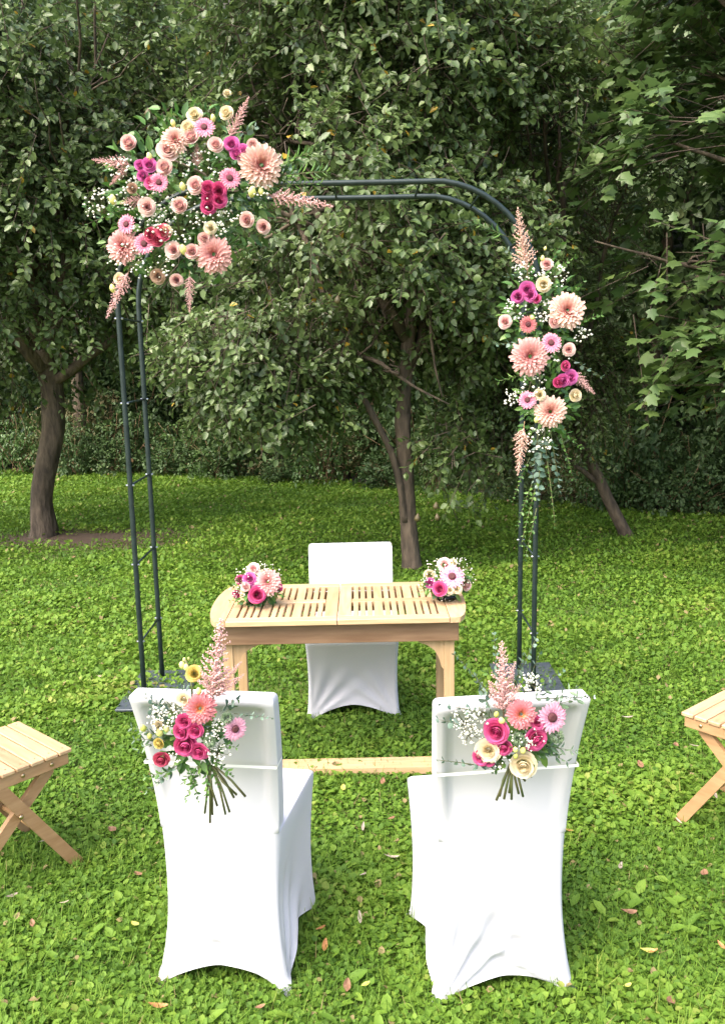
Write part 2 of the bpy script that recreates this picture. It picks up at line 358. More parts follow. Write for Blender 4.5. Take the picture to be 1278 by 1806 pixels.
el = [((1.75, 8.2, 1.75), (.95, .75, 1.05)), ((1.95, 8.5, 3.3), (1.0, .8, 1.1)), ((1.3, 8.1, 1.2), (.6, .5, .7)), ((1.5, 8.6, 4.4), (1.0, .8, 1.0))]
tr = [dense([(2.57, 8.32, -.05), (2.55, 8.32, 0), (2.36, 8.31, .35), (2.22, 8.3, .65), (2.05, 8.3, .95), (1.95, 8.3, 1.4), (1.9, 8.35, 2.2), (1.9, 8.45, 3.3)], [.075, .065, .055, .05, .045, .04, .03, .015]),
      limb((2.3, 8.3, .5), (1.75, 8.1, .95), .03, .01), limb((2.0, 8.3, 1.1), (1.4, 8.2, 1.9), .03, .01)]
treeR = tree('plum_tree', base, tr, el, 2300, 15, .052, .55, PEAR, 'small leaning fruit tree with a thin slanted trunk', group='orchard fruit trees', nb=10, forks=[(1.95, 8.3, 1.4), (1.9, 8.4, 2.4)], gap=-.05)
# maple, its stem outside the picture
base = (4.3, 7.3, 0)
el = [((2.9, 6.9, 3.3), (1.25, 1.2, .75)), ((2.75, 6.7, 2.45), (1.1, 1.1, .5)), ((2.75, 6.4, 1.75), (.8, .8, .36)), ((3.0, 7.0, 4.6), (1.2, 1.2, .7)), ((4.4, 7.2, 3.6), (1.6, 1.5, 2.2)), ((2.35, 7.4, 4.0), (.7, .7, .4))]
tr = [limb((4.3, 7.3, -.05), (4.25, 7.3, 5.6), .17, .05, 9, .06, 12), limb((4.27, 7.3, 2.0), (2.5, 6.7, 2.3), .05, .012), limb((4.27, 7.3, 1.4), (2.3, 6.6, 1.75), .04, .01), limb((4.27, 7.3, 3.2), (2.6, 6.9, 4.3), .05, .012), limb((4.27, 7.3, 2.8), (2.4, 7.0, 3.3), .045, .012)]
treeM = tree('maple_tree', base, tr, el, 1900, 9, .108, .78, MAPLE, 'maple tree reaching broad lobed leaves out over the lawn edge', nb=10, forks=[(3.4, 7, 2.2), (3.3, 7, 3.6), (4.25, 7.3, 4)], tmpl=MP, gap=-.25, tl=.55, flat=.55, upn=1.5, droop=.1)
# hanging pears
pr = [(0, .0), (.012, .004), (.022, .014), (.026, .028), (.022, .043), (.013, .056), (.009, .066), (.003, .072)]
Vp = [(r*math.cos(a*.785), r*math.sin(a*.785), -z) for r, z in [(q[0], .072-q[1]) for q in pr] for a in range(8)]
pear_me = pyd('pear', Vp, [[i*8+j, i*8+(j+1) % 8, (i+1)*8+(j+1) % 8, (i+1)*8+j] for i in range(7) for j in range(8)], plain('pear_skin', (.06, .055, .02), .5, noise=(.1, .075, .03), scale=40))
for px, py, yy, t in [(770, 905, 6.7, treeC), (737, 905, 6.8, treeC), (769, 885, 6.72, treeC), (596, 520, 6.1, treeC), (870, 395, 7.0, treeC), (262, 190, 7.4, treeL)]:
    ob('pear', pear_me, t, at(px, py, yy)-t.location, (random.uniform(-.2, .2), 0, random.uniform(0, 6)), random.uniform(.85, 1.15))

# ================================================================== the wood behind
def wood_tree(seed):
    random.seed(seed); h = random.uniform(4.0, 5.2)
    e = [((0, 0, h), (2.0, 2.0, 2.2)), ((.4, .2, h+2.2), (1.5, 1.5, 1.7)), ((-.6, -.3, h-1.3), (1.6, 1.6, 1.0))]
    tr = [limb((0, 0, -.2), (random.uniform(-.3, .3), 0, h+2), .1, .03, 10, .07, 8)] + [limb((0, 0, 1.6+.5*i), (random.uniform(-1.6, 1.6), random.uniform(-1.6, 1.6), 2.6+.8*i), .04, .01) for i in range(5)]
    t = empty('woodland_tree', (0, 0, 0)); ob('trunk', pyd('trunk', *merge(tr), BARK), t)
    me, tw = crown('wood_crown', e, 800, 12, .13, .62, WOODL, gap=-.35, tl=.6, shell=.5)
    tag(ob('crown', me, t), kind='stuff'); return t
protos = [wood_tree(s) for s in (1, 2, 3)]
spots = [(-6.8, 14.6), (-4.4, 13.9), (-2.2, 14.4), (-.6, 13.0), (.9, 13.6), (2.3, 12.0), (3.6, 11.0), (4.9, 10.4), (6.4, 10.2), (-8.8, 16.8), (-5.6, 17.2), (-3.2, 17.6), (-1.2, 17.0), (1.0, 17.2), (3.2, 15.8), (5.2, 14.2), (7.4, 13.6), (-7.0, 20.5), (-3.8, 21), (-.4, 20.6), (2.8, 20), (6.2, 18.6), (9.5, 16.5)]
def hz(x, y):
    s = y-float(edge_y(x))-.3; return 0 if s < 3 else (s-3)**1.12*.62
for i, (x, y) in enumerate(spots):
    p = protos[i % 3]
    if i < 3: t = p
    else:
        t = p.copy(); link(t)
        for c in p.children: q = c.copy(); link(q, t)
    t.location = (x, y, hz(x, y)); t.rotation_euler = (0, 0, i*1.9); s = .85+.3*((i*37) % 10)/10; t.scale = (s, s, s)
    tag(t, 'tall dark woodland tree with a thin trunk beyond the lawn edge', 'tree', 'trees of the dark wood behind the lawn')
# shrubs and weeds along the edge of the lawn
SHB = [SHRUB, leafmat('brown_weed', [(0, (.06, .075, .025)), (.5, (.13, .12, .05)), (1, (.24, .16, .09))], .6, .2, .3), leafmat('bright_shrub', [(0, (.04, .09, .02)), (.6, (.09, .17, .04)), (1, (.17, .22, .07))], .45, .25, .5)]
SLB = ['low leafy green shrub with dry stems along the lawn edge', 'half withered reddish brown weed clump along the lawn edge', 'bright yellowish green shrub with small leaves along the lawn edge']
def shrub(seed):
    e = [((0, 0, .42), (.6, .5, .42)), ((.3, .1, .3), (.5, .45, .32)), ((-.35, 0, .28), (.5, .45, .3))]
    t = empty('hedge_shrub', (0, 0, 0))
    me, tw = crown('shrub_foliage', e, 260, 9, (.06, .045, .05)[seed], .6, SHB[seed], gap=(-.5, -.2, -.4)[seed], tl=.25, shell=.4)
    tag(ob('foliage', me, t), kind='stuff')
    st = [limb((random.uniform(-.3, .3), random.uniform(-.2, .2), -.03), (random.uniform(-.7, .7), random.uniform(-.4, .4), random.uniform(.4, .85)), .007, .003, 6, .04, 4) for _ in range(16)]
    ob('stems', pyd('stems', *merge(st), plain('dry_stem_%d' % seed, (.2, .13, .07), .9)), t); return t
sp = [shrub(s) for s in range(3)]; k = 0
for row, (dy, sc_) in enumerate(((.1, .8), (.75, 1.05), (1.5, 1.3), (2.7, 2.1), (4.4, 2.6))):
    for x in np.arange(-9.5, 7.6, .82 if row < 3 else 1.5):
        xx = x + random.uniform(-.25, .25) + row*.3; yy = float(edge_y(xx)) + dy + random.uniform(-.2, .25)
        ki = k % 3 if k < 3 else (1 if random.random() < .12 else 2 if random.random() < .3 else 0); p = sp[ki]
        if k < 3: t = p
        else:
            t = p.copy(); link(t)
            for c in p.children: q = c.copy(); link(q, t)
        t.location = (xx, yy, hz(xx, yy)); t.rotation_euler = (0, 0, random.uniform(0, 6.28)); s = sc_*random.uniform(.7, 1.2); t.scale = (s, s, s*random.uniform(.6, 1.6))
        tag(t, SLB[ki], 'shrub', ('green shrubs', 'withered weed clumps', 'bright small-leaved shrubs')[ki] + ' along the far edge of the lawn'); k += 1

# ================================================================== grass and weeds of the lawn (nobody could count them)
def scatter(n, y0, y1):
    out = np.zeros((0, 2))
    while len(out) < n:
        yy = np.sqrt(rng.uniform(y0**2, y1**2, n)); xx = rng.uniform(-1, 1, n)*(.5*yy+.6)
        k = yy < edge_y(xx)+.25 ; out = np.concatenate([out, np.stack([xx, yy], -1)[k]])
    return out[:n]
QD = (np.array([(0, 0, 0), (.5, -.5, .05), (1, 0, -.06), (.5, .5, .05)]), np.array([(0, 1, 2, 3)]))
BL = (np.array([(0, -.5, 0), (1, -.08, -.06), (1, .08, -.06), (0, .5, 0)]), np.array([(0, 1, 2, 3)]))
def turf(name, n, y0, y1, L, Wd, lift, blade, tmpl):
    q = scatter(n, y0, y1); z = gz(q[:, 0], q[:, 1]); p3 = np.stack([q[:, 0], q[:, 1], 0*z], -1)
    nz = noise3(p3, 3.1); nb = noise3(p3, 9.0)
    bare = np.exp(-(((q[:, 0]+2.9)/1.35)**2+((q[:, 1]-8.65)/.6)**2)*1.1)        # worn soil round the bowed tree
    keep = rng.uniform(0, 1, n) > bare*1.05 + .12*(nb < -.5); p3 = p3[keep]; z = z[keep]; nz = nz[keep]; nb = nb[keep]; m = len(p3)
    a = rng.uniform(0, 6.283, m); tilt = rng.uniform(*blade, m)
    D = np.stack([np.cos(a)*np.cos(tilt), np.sin(a)*np.cos(tilt), np.sin(tilt)], -1)
    N = np.stack([rng.normal(0, .35, m)-np.cos(a)*np.sin(tilt), rng.normal(0, .35, m)-np.sin(a)*np.sin(tilt), np.cos(tilt)+.2], -1)
    hgt = lift*rng.uniform(.05, 1, m)*(1+.5*nz); p3[:, 2] = z + np.maximum(hgt, .002)
    rnd = np.clip(.45 + .17*nz + .12*nb + rng.normal(0, .17, m), 0, .97); rnd[rng.uniform(0, 1, m) > .985] = 1
    s = rng.uniform(.55, 1.35, m)*(1+.2*nz); far = 1 + .03*np.clip(p3[:, 1]-y0, 0, 9)
    return leaves(name, p3, D, N, L*s*far, Wd*s*far, GRASS, rnd, tmpl)
for nm, args in (('clover', [(62000, 1.5, 2.8, .019, .0155, .028, (-.15, .75), OV), (84000, 2.6, 4.4, .023, .018, .03, (-.1, .8), OV), (115000, 4.2, 7.4, .03, .022, .034, (0, .95), QD), (120000, 7.2, 16.2, .038, .026, .04, (.1, 1.1), QD)]),
                 ('grass', [(52000, 1.5, 3.0, .055, .004, .004, (.25, 1.3), BL), (62000, 2.8, 5.5, .055, .005, .004, (.3, 1.3), BL), (80000, 5.2, 16.2, .055, .0065, .004, (.4, 1.35), BL)])):
    for a in args:
        tag(ob(nm, turf(nm, *a)), 'short green %s covering the lawn' % ('clover and broad-leaved weeds' if nm == 'clover' else 'grass blades'), nm, kind='stuff')
# a few larger plantain leaves close by
q = scatter(700, 1.5, 2.7); cl = noise3(np.stack([q[:, 0], q[:, 1], 0*q[:, 0]], -1), 2.4) > .15; q = q[cl]; m = len(q)
a = rng.uniform(0, 6.283, m); D = np.stack([np.cos(a), np.sin(a), rng.uniform(.1, .7, m)], -1); N = np.stack([rng.normal(0, .2, m), rng.normal(0, .2, m), np.ones(m)], -1)
tag(ob('plantain', leaves('plantain', np.stack([q[:, 0], q[:, 1], np.full(m, .02)], -1), D, N, rng.uniform(.04, .07, m), rng.uniform(.022, .036, m), GRASS, np.clip(rng.normal(.55, .15, m), 0, .95))), 'rounded plantain leaves growing among the grass', 'plantain', kind='stuff')
# fallen leaves
def dry_leaf(seed, mat, Lh, Wh):
    random.seed(seed); V = []; F = []
    cu = random.uniform(.4, 1.0); tw_ = random.uniform(-.6, .6)
    for i in range(7):
        t = i/6; wv = Wh*math.sin(math.pi*min(.97, t*.93+.03))**.8
        for j in (-1, -.5, 0, .5, 1):
            V.append((t*Lh-Lh/2 , j*wv, .3*Wh*cu*(abs(j)**1.5) + .22*Lh*cu*(t-.5)**2*2 + tw_*j*wv*(t-.5)))
    for i in range(6):
        for j in range(4): F.append([i*5+j, i*5+j+1, i*5+j+6, i*5+j+5])
    V.append((-Lh*.75, 0, .01)); return pyd('fallen_leaf', V, F, mat)
dl = {'orange': (plain('dry_orange', (.26, .1, .03), .6, noise=(.36, .18, .06), scale=60), .075, .014, 'curled orange dry leaf lying in the grass'),
      'brown': (plain('dry_brown', (.13, .06, .03), .7, noise=(.24, .13, .07), scale=60), .07, .018, 'curled dark brown dry leaf lying in the grass'),
      'pale': (plain('dry_pale', (.24, .19, .14), .6, noise=(.36, .3, .24), scale=60), .075, .01, 'narrow pale dry leaf lying in the grass'),
      'yellow': (plain('dry_yellow', (.5, .42, .08), .55, noise=(.42, .45, .1), scale=50), .06, .017, 'small yellow fallen leaf lying in the grass')}
def ground(px, py):
    d = fwd + right*((px-639)/FPX) + up*((903-py)/FPX); t = CAM_H/-d.z; return Vector((0, 0, CAM_H)) + d*t
spots = {'orange': [(573, 1688), (566, 1657), (280, 1798), (1150, 1700), (1000, 1482), (1270, 1690)],
         'brown': [(612, 1760), (690, 1460), (1107, 1630), (460, 1800), (245, 1560), (60, 1650), (1190, 1330), (1128, 1365), (1180, 1790), (100, 1330), (200, 1480), (675, 1395), (1240, 1560), (130, 990), (180, 960)],
         'pale': [(640, 1475), (642, 1560), (690, 1530), (116, 1612), (1222, 1330), (1195, 1466), (1092, 1548), (635, 1640), (22, 1600), (1105, 1280), (175, 1205), (1260, 1420), (80, 1500)],
         'yellow': [(605, 1405), (645, 1758), (1140, 1700), (1105, 1762), (240, 1650), (950, 935), (690, 945), (330, 965)]}
for kk, ls in spots.items():
    mat, Lh, Wh, lb = dl[kk]; mes = [dry_leaf(s, mat, Lh, Wh) for s in range(3)]
    for i, (px, py) in enumerate(ls):
        g = ground(px, py); o = ob('fallen_leaf', mes[i % 3], None, (g.x, g.y, .038+random.uniform(0, .008)), (random.uniform(-.3, .3), random.uniform(-.3, .3), random.uniform(0, 6.28)), random.uniform(.4, .75))
        tag(o, lb, 'leaf', kk + ' fallen leaves in the grass')

# ================================================================== the metal arch
AX0, AX1, AZ, AR = -1.135, .855, 2.575, .52
arch = empty('metal_arch', (0, 4.47, 0), 0, 'dark green metal garden arch with double tubes, decorated with flowers', 'arch')
def U(y):
    pts = [(AX0, y, 0.01)] + [(AX0, y, z) for z in np.linspace(.3, AZ-AR, 7)]
    for i in range(1, 12):
        a = math.pi - i/12*math.pi/2; pts.append((AX0+AR+AR*math.cos(a), y, AZ-AR+AR*math.sin(a)))
    pts += [(x, y, AZ-.004*math.sin((x+.6)*2)) for x in np.linspace(AX0+AR, AX1-AR, 6)]
    for i in range(1, 12):
        a = math.pi/2 - i/12*math.pi/2; pts.append((AX1-AR+AR*math.cos(a), y, AZ-AR+AR*math.sin(a)))
    pts += [(AX1, y, z) for z in np.linspace(AZ-AR, .3, 7)] + [(AX1, y, .01)]
    return pts
tube('arch_tube', METAL, arch, U(-.2), .013, 10); tube('arch_tube', METAL, arch, U(.2), .013, 10)
BOLT = plain('rung_bolt', (.6, .6, .6), .3, 1)
for x in (AX0, AX1):
    for i, z in enumerate((.38, .78, 1.18, 1.58, 1.98)):
        rg = tube('rung', METAL, arch, [(x, -.19, z), (x, .19, z)], .0055, 6)
        for yy in (-.19, .19): ob('bolt', pyd('bolt', *tube_vf([(x-.02, yy*1.05, z), (x+.02, yy*1.05, z)], .006, 6), BOLT), rg)
for x in (-.55, -.1, .3): tube('rung', METAL, arch, [(x, -.19, AZ), (x, .19, AZ)], .0055, 6)
for a in (R(30), R(62)): tube('rung', METAL, arch, [(AX1-AR+AR*math.cos(a), y, AZ-AR+AR*math.sin(a)) for y in (-.19, .19)], .0055, 6)
PLATE = plain('plate_steel', (.05, .065, .08), .45, .2, noise=(.075, .09, .105), scale=25)
for x in (AX0+.03, AX1+.02): box('base_plate', PLATE, arch, x-.17, x+.17, -.26, .3, .03, .042)

# ================================================================== slatted table
TX, TY, TZ = -.11, 3.68, .745
tab = empty('slatted_table', (TX, TY, 0), 0, 'oval light wooden garden table with slatted top and flower posies', 'table')
tab.scale = (1.05, 1, 1)
hx_, hy_, th = .475, .285, .022
def endx(y): return hx_ + .07*(1-(y/hy_)**2)**.8 if abs(y) < hy_ else hx_
z0, z1 = TZ-th, TZ
# two long edge boards per half, end boards, centre boards, middle rails, slats
for s in (-1, 1):
    def bx(n, xa, xb, ya, yb, m=WOOD, zt=0): box(n, m, tab, min(s*xa, s*xb), max(s*xa, s*xb), ya, yb, z0+zt, z1+zt, .002)
    bx('edge_board', .0015, .43, -hy_, -hy_+.055, WOODX); bx('edge_board', .0015, .43, hy_-.055, hy_, WOODX)
    bx('centre_board', .0015, .052, -hy_+.0565, hy_-.0565)
    bx('middle_rail', .0535, .43, -.022, .022, WOODX, -.0006)
    pts = [(s*.4315, -hy_)] + [(s*(hx_ - .012 + .052*(1-(y/hy_)**2)**.55), y) for y in np.linspace(-hy_+.004, hy_-.004, 19)] + [(s*.4315, hy_)]
    prism('end_board', WOOD, tab, pts, 'z', z0, z1)
    for ya, yb in ((-hy_+.0565, -.0235), (.0235, hy_-.0565)):
        x = .0535
        for g in range(3):
            x += .008
            for q in range(3): bx('slat', x, x+.0195, ya, yb, WOOD, -.001); x += .0195+.008
            wv = .035 if g < 2 else .4300-x
            if wv > .005: bx('slat', x, x+wv, ya, yb, WOOD, -.001)
            x += wv
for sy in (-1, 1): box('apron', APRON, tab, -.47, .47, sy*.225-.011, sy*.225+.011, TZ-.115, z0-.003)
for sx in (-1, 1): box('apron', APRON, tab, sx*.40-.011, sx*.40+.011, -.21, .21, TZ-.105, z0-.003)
for sx in (-1, 1):
    for sy in (-1, 1):
        lg = box('leg', WOODZ, tab, sx*.435-.02, sx*.435+.02, sy*.195-.014, sy*.195+.014, .03, TZ-.115)
        cv = [(sx*.4145, TZ-.25), (sx*.4145, TZ-.1165), (sx*.31, TZ-.1165), (sx*.318, TZ-.128), (sx*.35, TZ-.142), (sx*.378, TZ-.165), (sx*.395, TZ-.2), (sx*.404, TZ-.235)]
        prism('bracket', WOODZ, lg, cv, 'y', sy*.195-.010, sy*.195+.010)
    box('foot_rail', WOODX, tab, sx*.435-.03, sx*.435+.03, -.26, .26, 0.0, .03)
# floor stretcher with parasol hole
n = 24; cx, cy, hw_ = -.02, -.125, .05
ring = [(cx+.022*math.cos(i/n*6.2832), cy+.022*math.sin(i/n*6.2832)) for i in range(n)]
out = []
for i in range(n):
    c, s_ = math.cos(i/n*6.2832), math.sin(i/n*6.2832); k_ = hw_/max(abs(c), abs(s_)); out.append((cx+c*k_, cy+s_*k_))
V = [(x, y, z) for z in (.018, .048) for x, y in ring+out]; F = []
for i in range(n):
    j = (i+1) % n
    F += [[2*n+i, 2*n+j, 3*n+j, 3*n+i], [i, j, n+j, n+i], [i, j, 2*n+j, 2*n+i]]
    if abs(out[i][1]-cy) > .0499 and abs(out[j][1]-cy) > .0499: F.append([n+i, n+j, 3*n+j, 3*n+i])
for xe, xi in ((-.404, cx-hw_), (.404, cx+hw_)):
    o_ = len(V); V += [(x, y, z) for z in (.018, .048) for x, y in ((xe, cy-hw_), (xi, cy-hw_), (xi, cy+hw_), (xe, cy+hw_))]
    F += [[o_, o_+1, o_+2, o_+3], [o_+4, o_+5, o_+6, o_+7], [o_, o_+1, o_+5, o_+4], [o_+3, o_+2, o_+6, o_+7], [o_, o_+3, o_+7, o_+4]]
ob('stretcher', fixn(pyd('stretcher', V, F, WOODX, False)), tab)

# ================================================================== covered chairs
def cover_chair(loc, rz, label, H=.92, Wt=.395, Wm=.345, depth=.43, folds=((1, 1.0),), seed=0, wf=None):
    random.seed(seed); t = empty('covered_chair', loc, rz, label, 'chair', 'chairs with white stretch covers'); wf = wf or Wm+.05
    NS, NC = 30, 5
    # unit rounded square, side order: back, right, front, left ; (u, v, side)
    prof = []; rc = .10
    for s in range(4):
        for i in range(NS): prof.append((s, -1+rc + (2-2*rc)*i/(NS-1), None))
        for j in range(1, NC): prof.append((s, None, j/NC))
    def uv(pf):
        s, a, c = pf
        if c is None: u, v = a, -1.
        else: th_ = c*math.pi/2; u, v = 1-rc+rc*math.sin(th_), -1+rc-rc*math.cos(th_)
        for _ in range(s): u, v = -v, u
        return u, v
    UV = [uv(q) for q in prof]; n = len(UV)
    k = H/.92
    st = .475*min(1, k+.03)
    lv = []   # z, yb, yf, wb, wf, hemmix
    for i in range(26):
        q = i/25; lv.append((st*.97*q, .0+.05*math.sin(q*1.4)/1.0*.9, depth-.02+.04*q-.03*math.sin(q*math.pi), Wm+.045*(1-q)**2.5-.02*math.sin(q*math.pi), wf-.015*math.sin(q*math.pi)+.01*(1-q)**3))
    yb = lv[-1][1]; f_ = lv[-1][2]
    for i, (dz, dy) in enumerate(((.006, .002), (.011, .009), (.014, .022))): lv.append((st*.97+dz, yb, f_-dy, Wm, wf-.004*i))
    for q in np.linspace(.12, 1, 9): lv.append((st*.97+.0145+.002*q, yb, (f_-.022)*(1-q)+(yb+.062)*q, Wm, (wf-.008)*(1-q)+Wm*q))
    zb = lv[-1][0]
    for i in range(1, 29):
        q = i/28; lv.append((zb+(H-.016-zb)*q, yb-.1*q**1.7, yb+.062-.1*q**1.7-.006*q, Wm+(Wt-Wm)*q, Wm+(Wt-Wm)*q))
    yb2, yf2 = lv[-1][1], lv[-1][2]
    for dz, ins in ((.008, .003), (.013, .008), (.016, .016)): lv.append((H-.016+dz, yb2+ins, yf2-ins, Wt-2*ins, Wt-2*ins))
    V = []
    for li, (z, y_b, y_f, wb, wf_) in enumerate(lv):
        for (s, a, c), (u, v) in zip(prof, UV):
            m = (v+1)/2; y = y_b*(1-m)+y_f*m; x = u*(wb*(1-m)+wf_*m)/2; zz = z
            if li < 26:
                q = z/(st*.97); e = 1-abs(u if s in (0, 2) else v)**1.7; e = max(e, 0)
                if c is not None: e = 0
                hem = e*(.078 if s == 0 else .085); zz = z + hem*(1-q)**2.2*.95
                inw = e*.022*math.sin(math.pi*min(1, q*1.05))*(1-q*.4) + e*.02*(1-q)**3
                if s == 0: y += inw*.6
                elif s == 2: y -= inw
                elif s == 1: x -= inw
                else: x += inw
                fl = math.exp(-(q/.05)**2)*(1 if abs(u) > .85 and abs(v) > .8 else 0)
                x += .010*fl*(1 if u > 0 else -1); y += (.016 if v > 0 else -.012)*fl
                # stretch folds running from the feet
                for sg, am in folds:
                    if s == 0 or s == 2:
                        dx = (sg*.97-u)*wb/2*sg; r = math.hypot(dx, zz); ph = math.atan2(zz, max(dx, 1e-4))
                        env = math.exp(-((r-.17)/.13)**2)*min(1, r/.05)*max(0, min(1, (ph-.35)/.3))*max(0, min(1, (1.5-ph)/.12))
                        d_ = (1-abs(u)**8)*.013*am*math.sin(ph*17+sg+seed)*env
                        y += -d_ if s == 0 else d_
                    else:
                        dy = (v+.97)*.2; r = math.hypot(dy, zz); ph = math.atan2(zz, max(dy, 1e-4))
                        d_ = (1-abs(v)**4)*.007*math.sin(ph*15)*math.exp(-((r-.15)/.12)**2); x += d_ if s == 1 else -d_
            elif li > 38 and s == 0 and c is None:
                q = (z-zb)/(H-zb); au = abs(u)
                edge = min(1, max(0, (.86-au)/.05)) * min(1, max(0, (.93-q)/.04)) * min(1, max(0, q/.40))
                y += .022*edge*edge*(3-2*edge)
                y += .0012*math.sin(u*9+seed)*math.exp(-((q-.9)/.08)**2)
            V.append((x, y, zz))
    F = []
    for i in range(len(lv)-1):
        for j in range(n): F.append([i*n+j, i*n+(j+1) % n, (i+1)*n+(j+1) % n, (i+1)*n+j])
    F.append([(len(lv)-1)*n+j for j in range(n)])
    ob('cover', fixn(pyd('cover', V, F, FABRIC)), t)
    for u_, v_ in ((-1, 0), (1, 0), (-1, 1), (1, 1)):     # metal feet just showing below the hem
        x = u_*(Wm/2-.03 if v_ == 0 else wf/2-.03); y = .03 if v_ == 0 else depth-.06
        tube('leg', METAL, t, [(x, y, -.01), (x+.0*u_, y+.035*(v_ == 0), .3)], .009, 8)
    return t
chL = cover_chair((-.43, 2.245, 0), R(-8), 'white covered chair with yellow lisianthus bouquet tied on its back', folds=((1, 1.2), (-1, .35)), seed=1)
chR = cover_chair((.372, 2.178, 0), R(6), 'white covered chair with cream rose bouquet tied on its back', Wt=.405, Wm=.36, folds=((1, 1.1), (-1, .8)), seed=2)
chF = cover_chair((-.068, 4.52, 0), R(180+.5), 'white covered chair standing behind the slatted table', H=.808, Wt=.44, Wm=.43, depth=.44, folds=((1, .5), (-1, .5)), seed=3, wf=.455)
for ch, W_ in ((chL, .374), (chR, .386)):
    z = .70; pts = [(-W_/2, .006), (W_/2, .006), (W_/2, .072), (-W_/2, .072)]
    V = []; 
    for zz in (z-.004, z+.004):
        V += [(x, y-.012, zz) for x, y in pts]
    ob('ribbon', pyd('ribbon', V, [[0, 1, 5, 4], [1, 2, 6, 5], [2, 3, 7, 6], [3, 0, 4, 7]], RIBBON, False), ch)

# ================================================================== folding slat chairs
def slat_chair(corner, rz, side, label):
    """side: +1 when the corner given is the front right one"""
    hw = .185; t = empty('folding_chair', (0, 0, 0), rz, label, 'chair', 'folding slatted garden chairs')
    c, s_ = math.cos(rz), math.sin(rz); lx, ly = side*hw, .2
    t.location = (corner[0]-(c*lx-s_*ly), corner[1]-(s_*lx+c*ly), 0)
    for i in range(8):
        y = .2-.052*i; sl_ = box('slat', CHW, t, -hw, hw, y-.047, y, .447, .462, .003)
        for x in (-hw+.025, hw-.025):
            ob('nail', pyd('nail', *tube_vf([(x, y-.022, .4615), (x, y-.022, .4627)], .0028, 6), BRASS, False), sl_)
    for sx in (-1, 1):
        rl = box('side_rail', CHL, t, sx*(hw-.019)-.011, sx*(hw-.019)+.011, -.23, .19, .405, .4465)
        for y in (.125, .02):
            ob('bolt', pyd('bolt', *tube_vf([(sx*(hw-.009), y, .427), (sx*(hw-.004), y, .427)], [.0085, .006], 8), BRASS), rl)
        def bar(nm, p, q, xo, wd, parent):
            p = Vector(p); q = Vector(q); d = (q-p).normalized(); nn = Vector((-d.y, d.x))*wd/2; x = sx*xo
            pts = [tuple(p-nn), tuple(q-nn), tuple(q+d*wd*.3), tuple(q+nn), tuple(p+nn), tuple(p-d*wd*.3)]
            return prism(nm, CHL, parent, pts, 'x', x-.010, x+.010)
        bar('rear_leg', (.13, .40), (-.28, .012), hw-.042, .04, t)
        lg = bar('front_leg', (.20, .012), (-.36, .86), hw-.065 if False else hw-.019, .042, t)
        ob('bolt', pyd('bolt', *tube_vf([(sx*(hw-.009), -.0, .285), (sx*(hw-.003), -.0, .285)], [.009, .006], 8), BRASS), lg)
    for z, y in ((.84, -.345), (.775, -.305), (.71, -.262)): box('back_slat', CHW, t, -hw+.031, hw-.031, y-.008, y+.008, z-.024, z+.024)
    tube('stretcher', CHL, t, [(-hw+.03, -.215, .075), (hw-.03, -.215, .075)], .013, 10); tube('stretcher', CHL, t, [(-hw+.03, .1, .165), (hw-.03, .1, .165)], .013, 10)
    return t
slat_chair((-1.03, 2.875), -math.atan2(.66, .75), 1, 'pale wooden folding chair with slatted seat left of the bouquet with yellow lisianthus')
slat_chair((1.167, 3.077), math.atan2(.643, .766), -1, 'honey wooden folding chair standing alone beside the bouquet with cream roses')

# ================================================================== flowers (unit radius, facing +Z)
def petal_patch(fn, nu, nv, rows, F):
    o = len(rows)
    for i in range(nu+1):
        for j in range(nv+1): rows.append(fn(i/nu, j/nv*2-1))
    for i in range(nu):
        for j in range(nv): a = o+i*(nv+1)+j; F.append([a, a+1, a+nv+2, a+nv+1])
def fl_mesh(name, rows, F, mat):
    V = np.array([r[:3] for r in rows]); return fast_mesh(name, V, np.array(F), mat, np.array([r[3] for r in rows]), smooth=True)
def rose(mat, seed=0):
    openn = (1.0, .5, 1.35, .8)[seed % 4]
    r_ = random.Random(seed); rows = []; F = []
    for L_, (n, rad, hgt, flare) in enumerate(((2, .08, .58, .02), (3, .17, .60, .07), (3, .28, .57, .10), (4, .40, .52, .13), (5, .54, .43, .16), (5, .68, .29, .2), (6, .80, .08, .26))):
        for q in range(n):
            a0 = 2*math.pi*(q+.5*L_)/n + r_.uniform(-.2, .2); wd = math.pi/n*1.45; rr = rad*r_.uniform(.9, 1.08); hh = hgt+r_.uniform(-.06, .06); wv_ = r_.uniform(0, 6)
            def fn(t, s, a0=a0, wd=wd, rr=rr, hh=hh, flare=flare, wv_=wv_, L_=L_):
                a = a0 + s*wd*(.55+.45*math.sin(t*math.pi*.62)); e = math.sin(t*math.pi/2)
                rad_ = rr*(.35+.65*e)*(1-.22*max(0, t-.7)/.3*(rr < .5)) + flare*openn*t**3*(1-.25*s*s); z = -.45 + (hh+.45)*t - .10*s*s*t - flare*.45*t**4 + .025*math.sin(s*4+wv_)*t
                return (rad_*math.cos(a), rad_*math.sin(a), z, min(1, (.1+.9*t**1.2)*(.45+.55*min(1, L_/4))))
            petal_patch(fn, 5, 4, rows, F)
    return fl_mesh('rose', rows, F, mat)
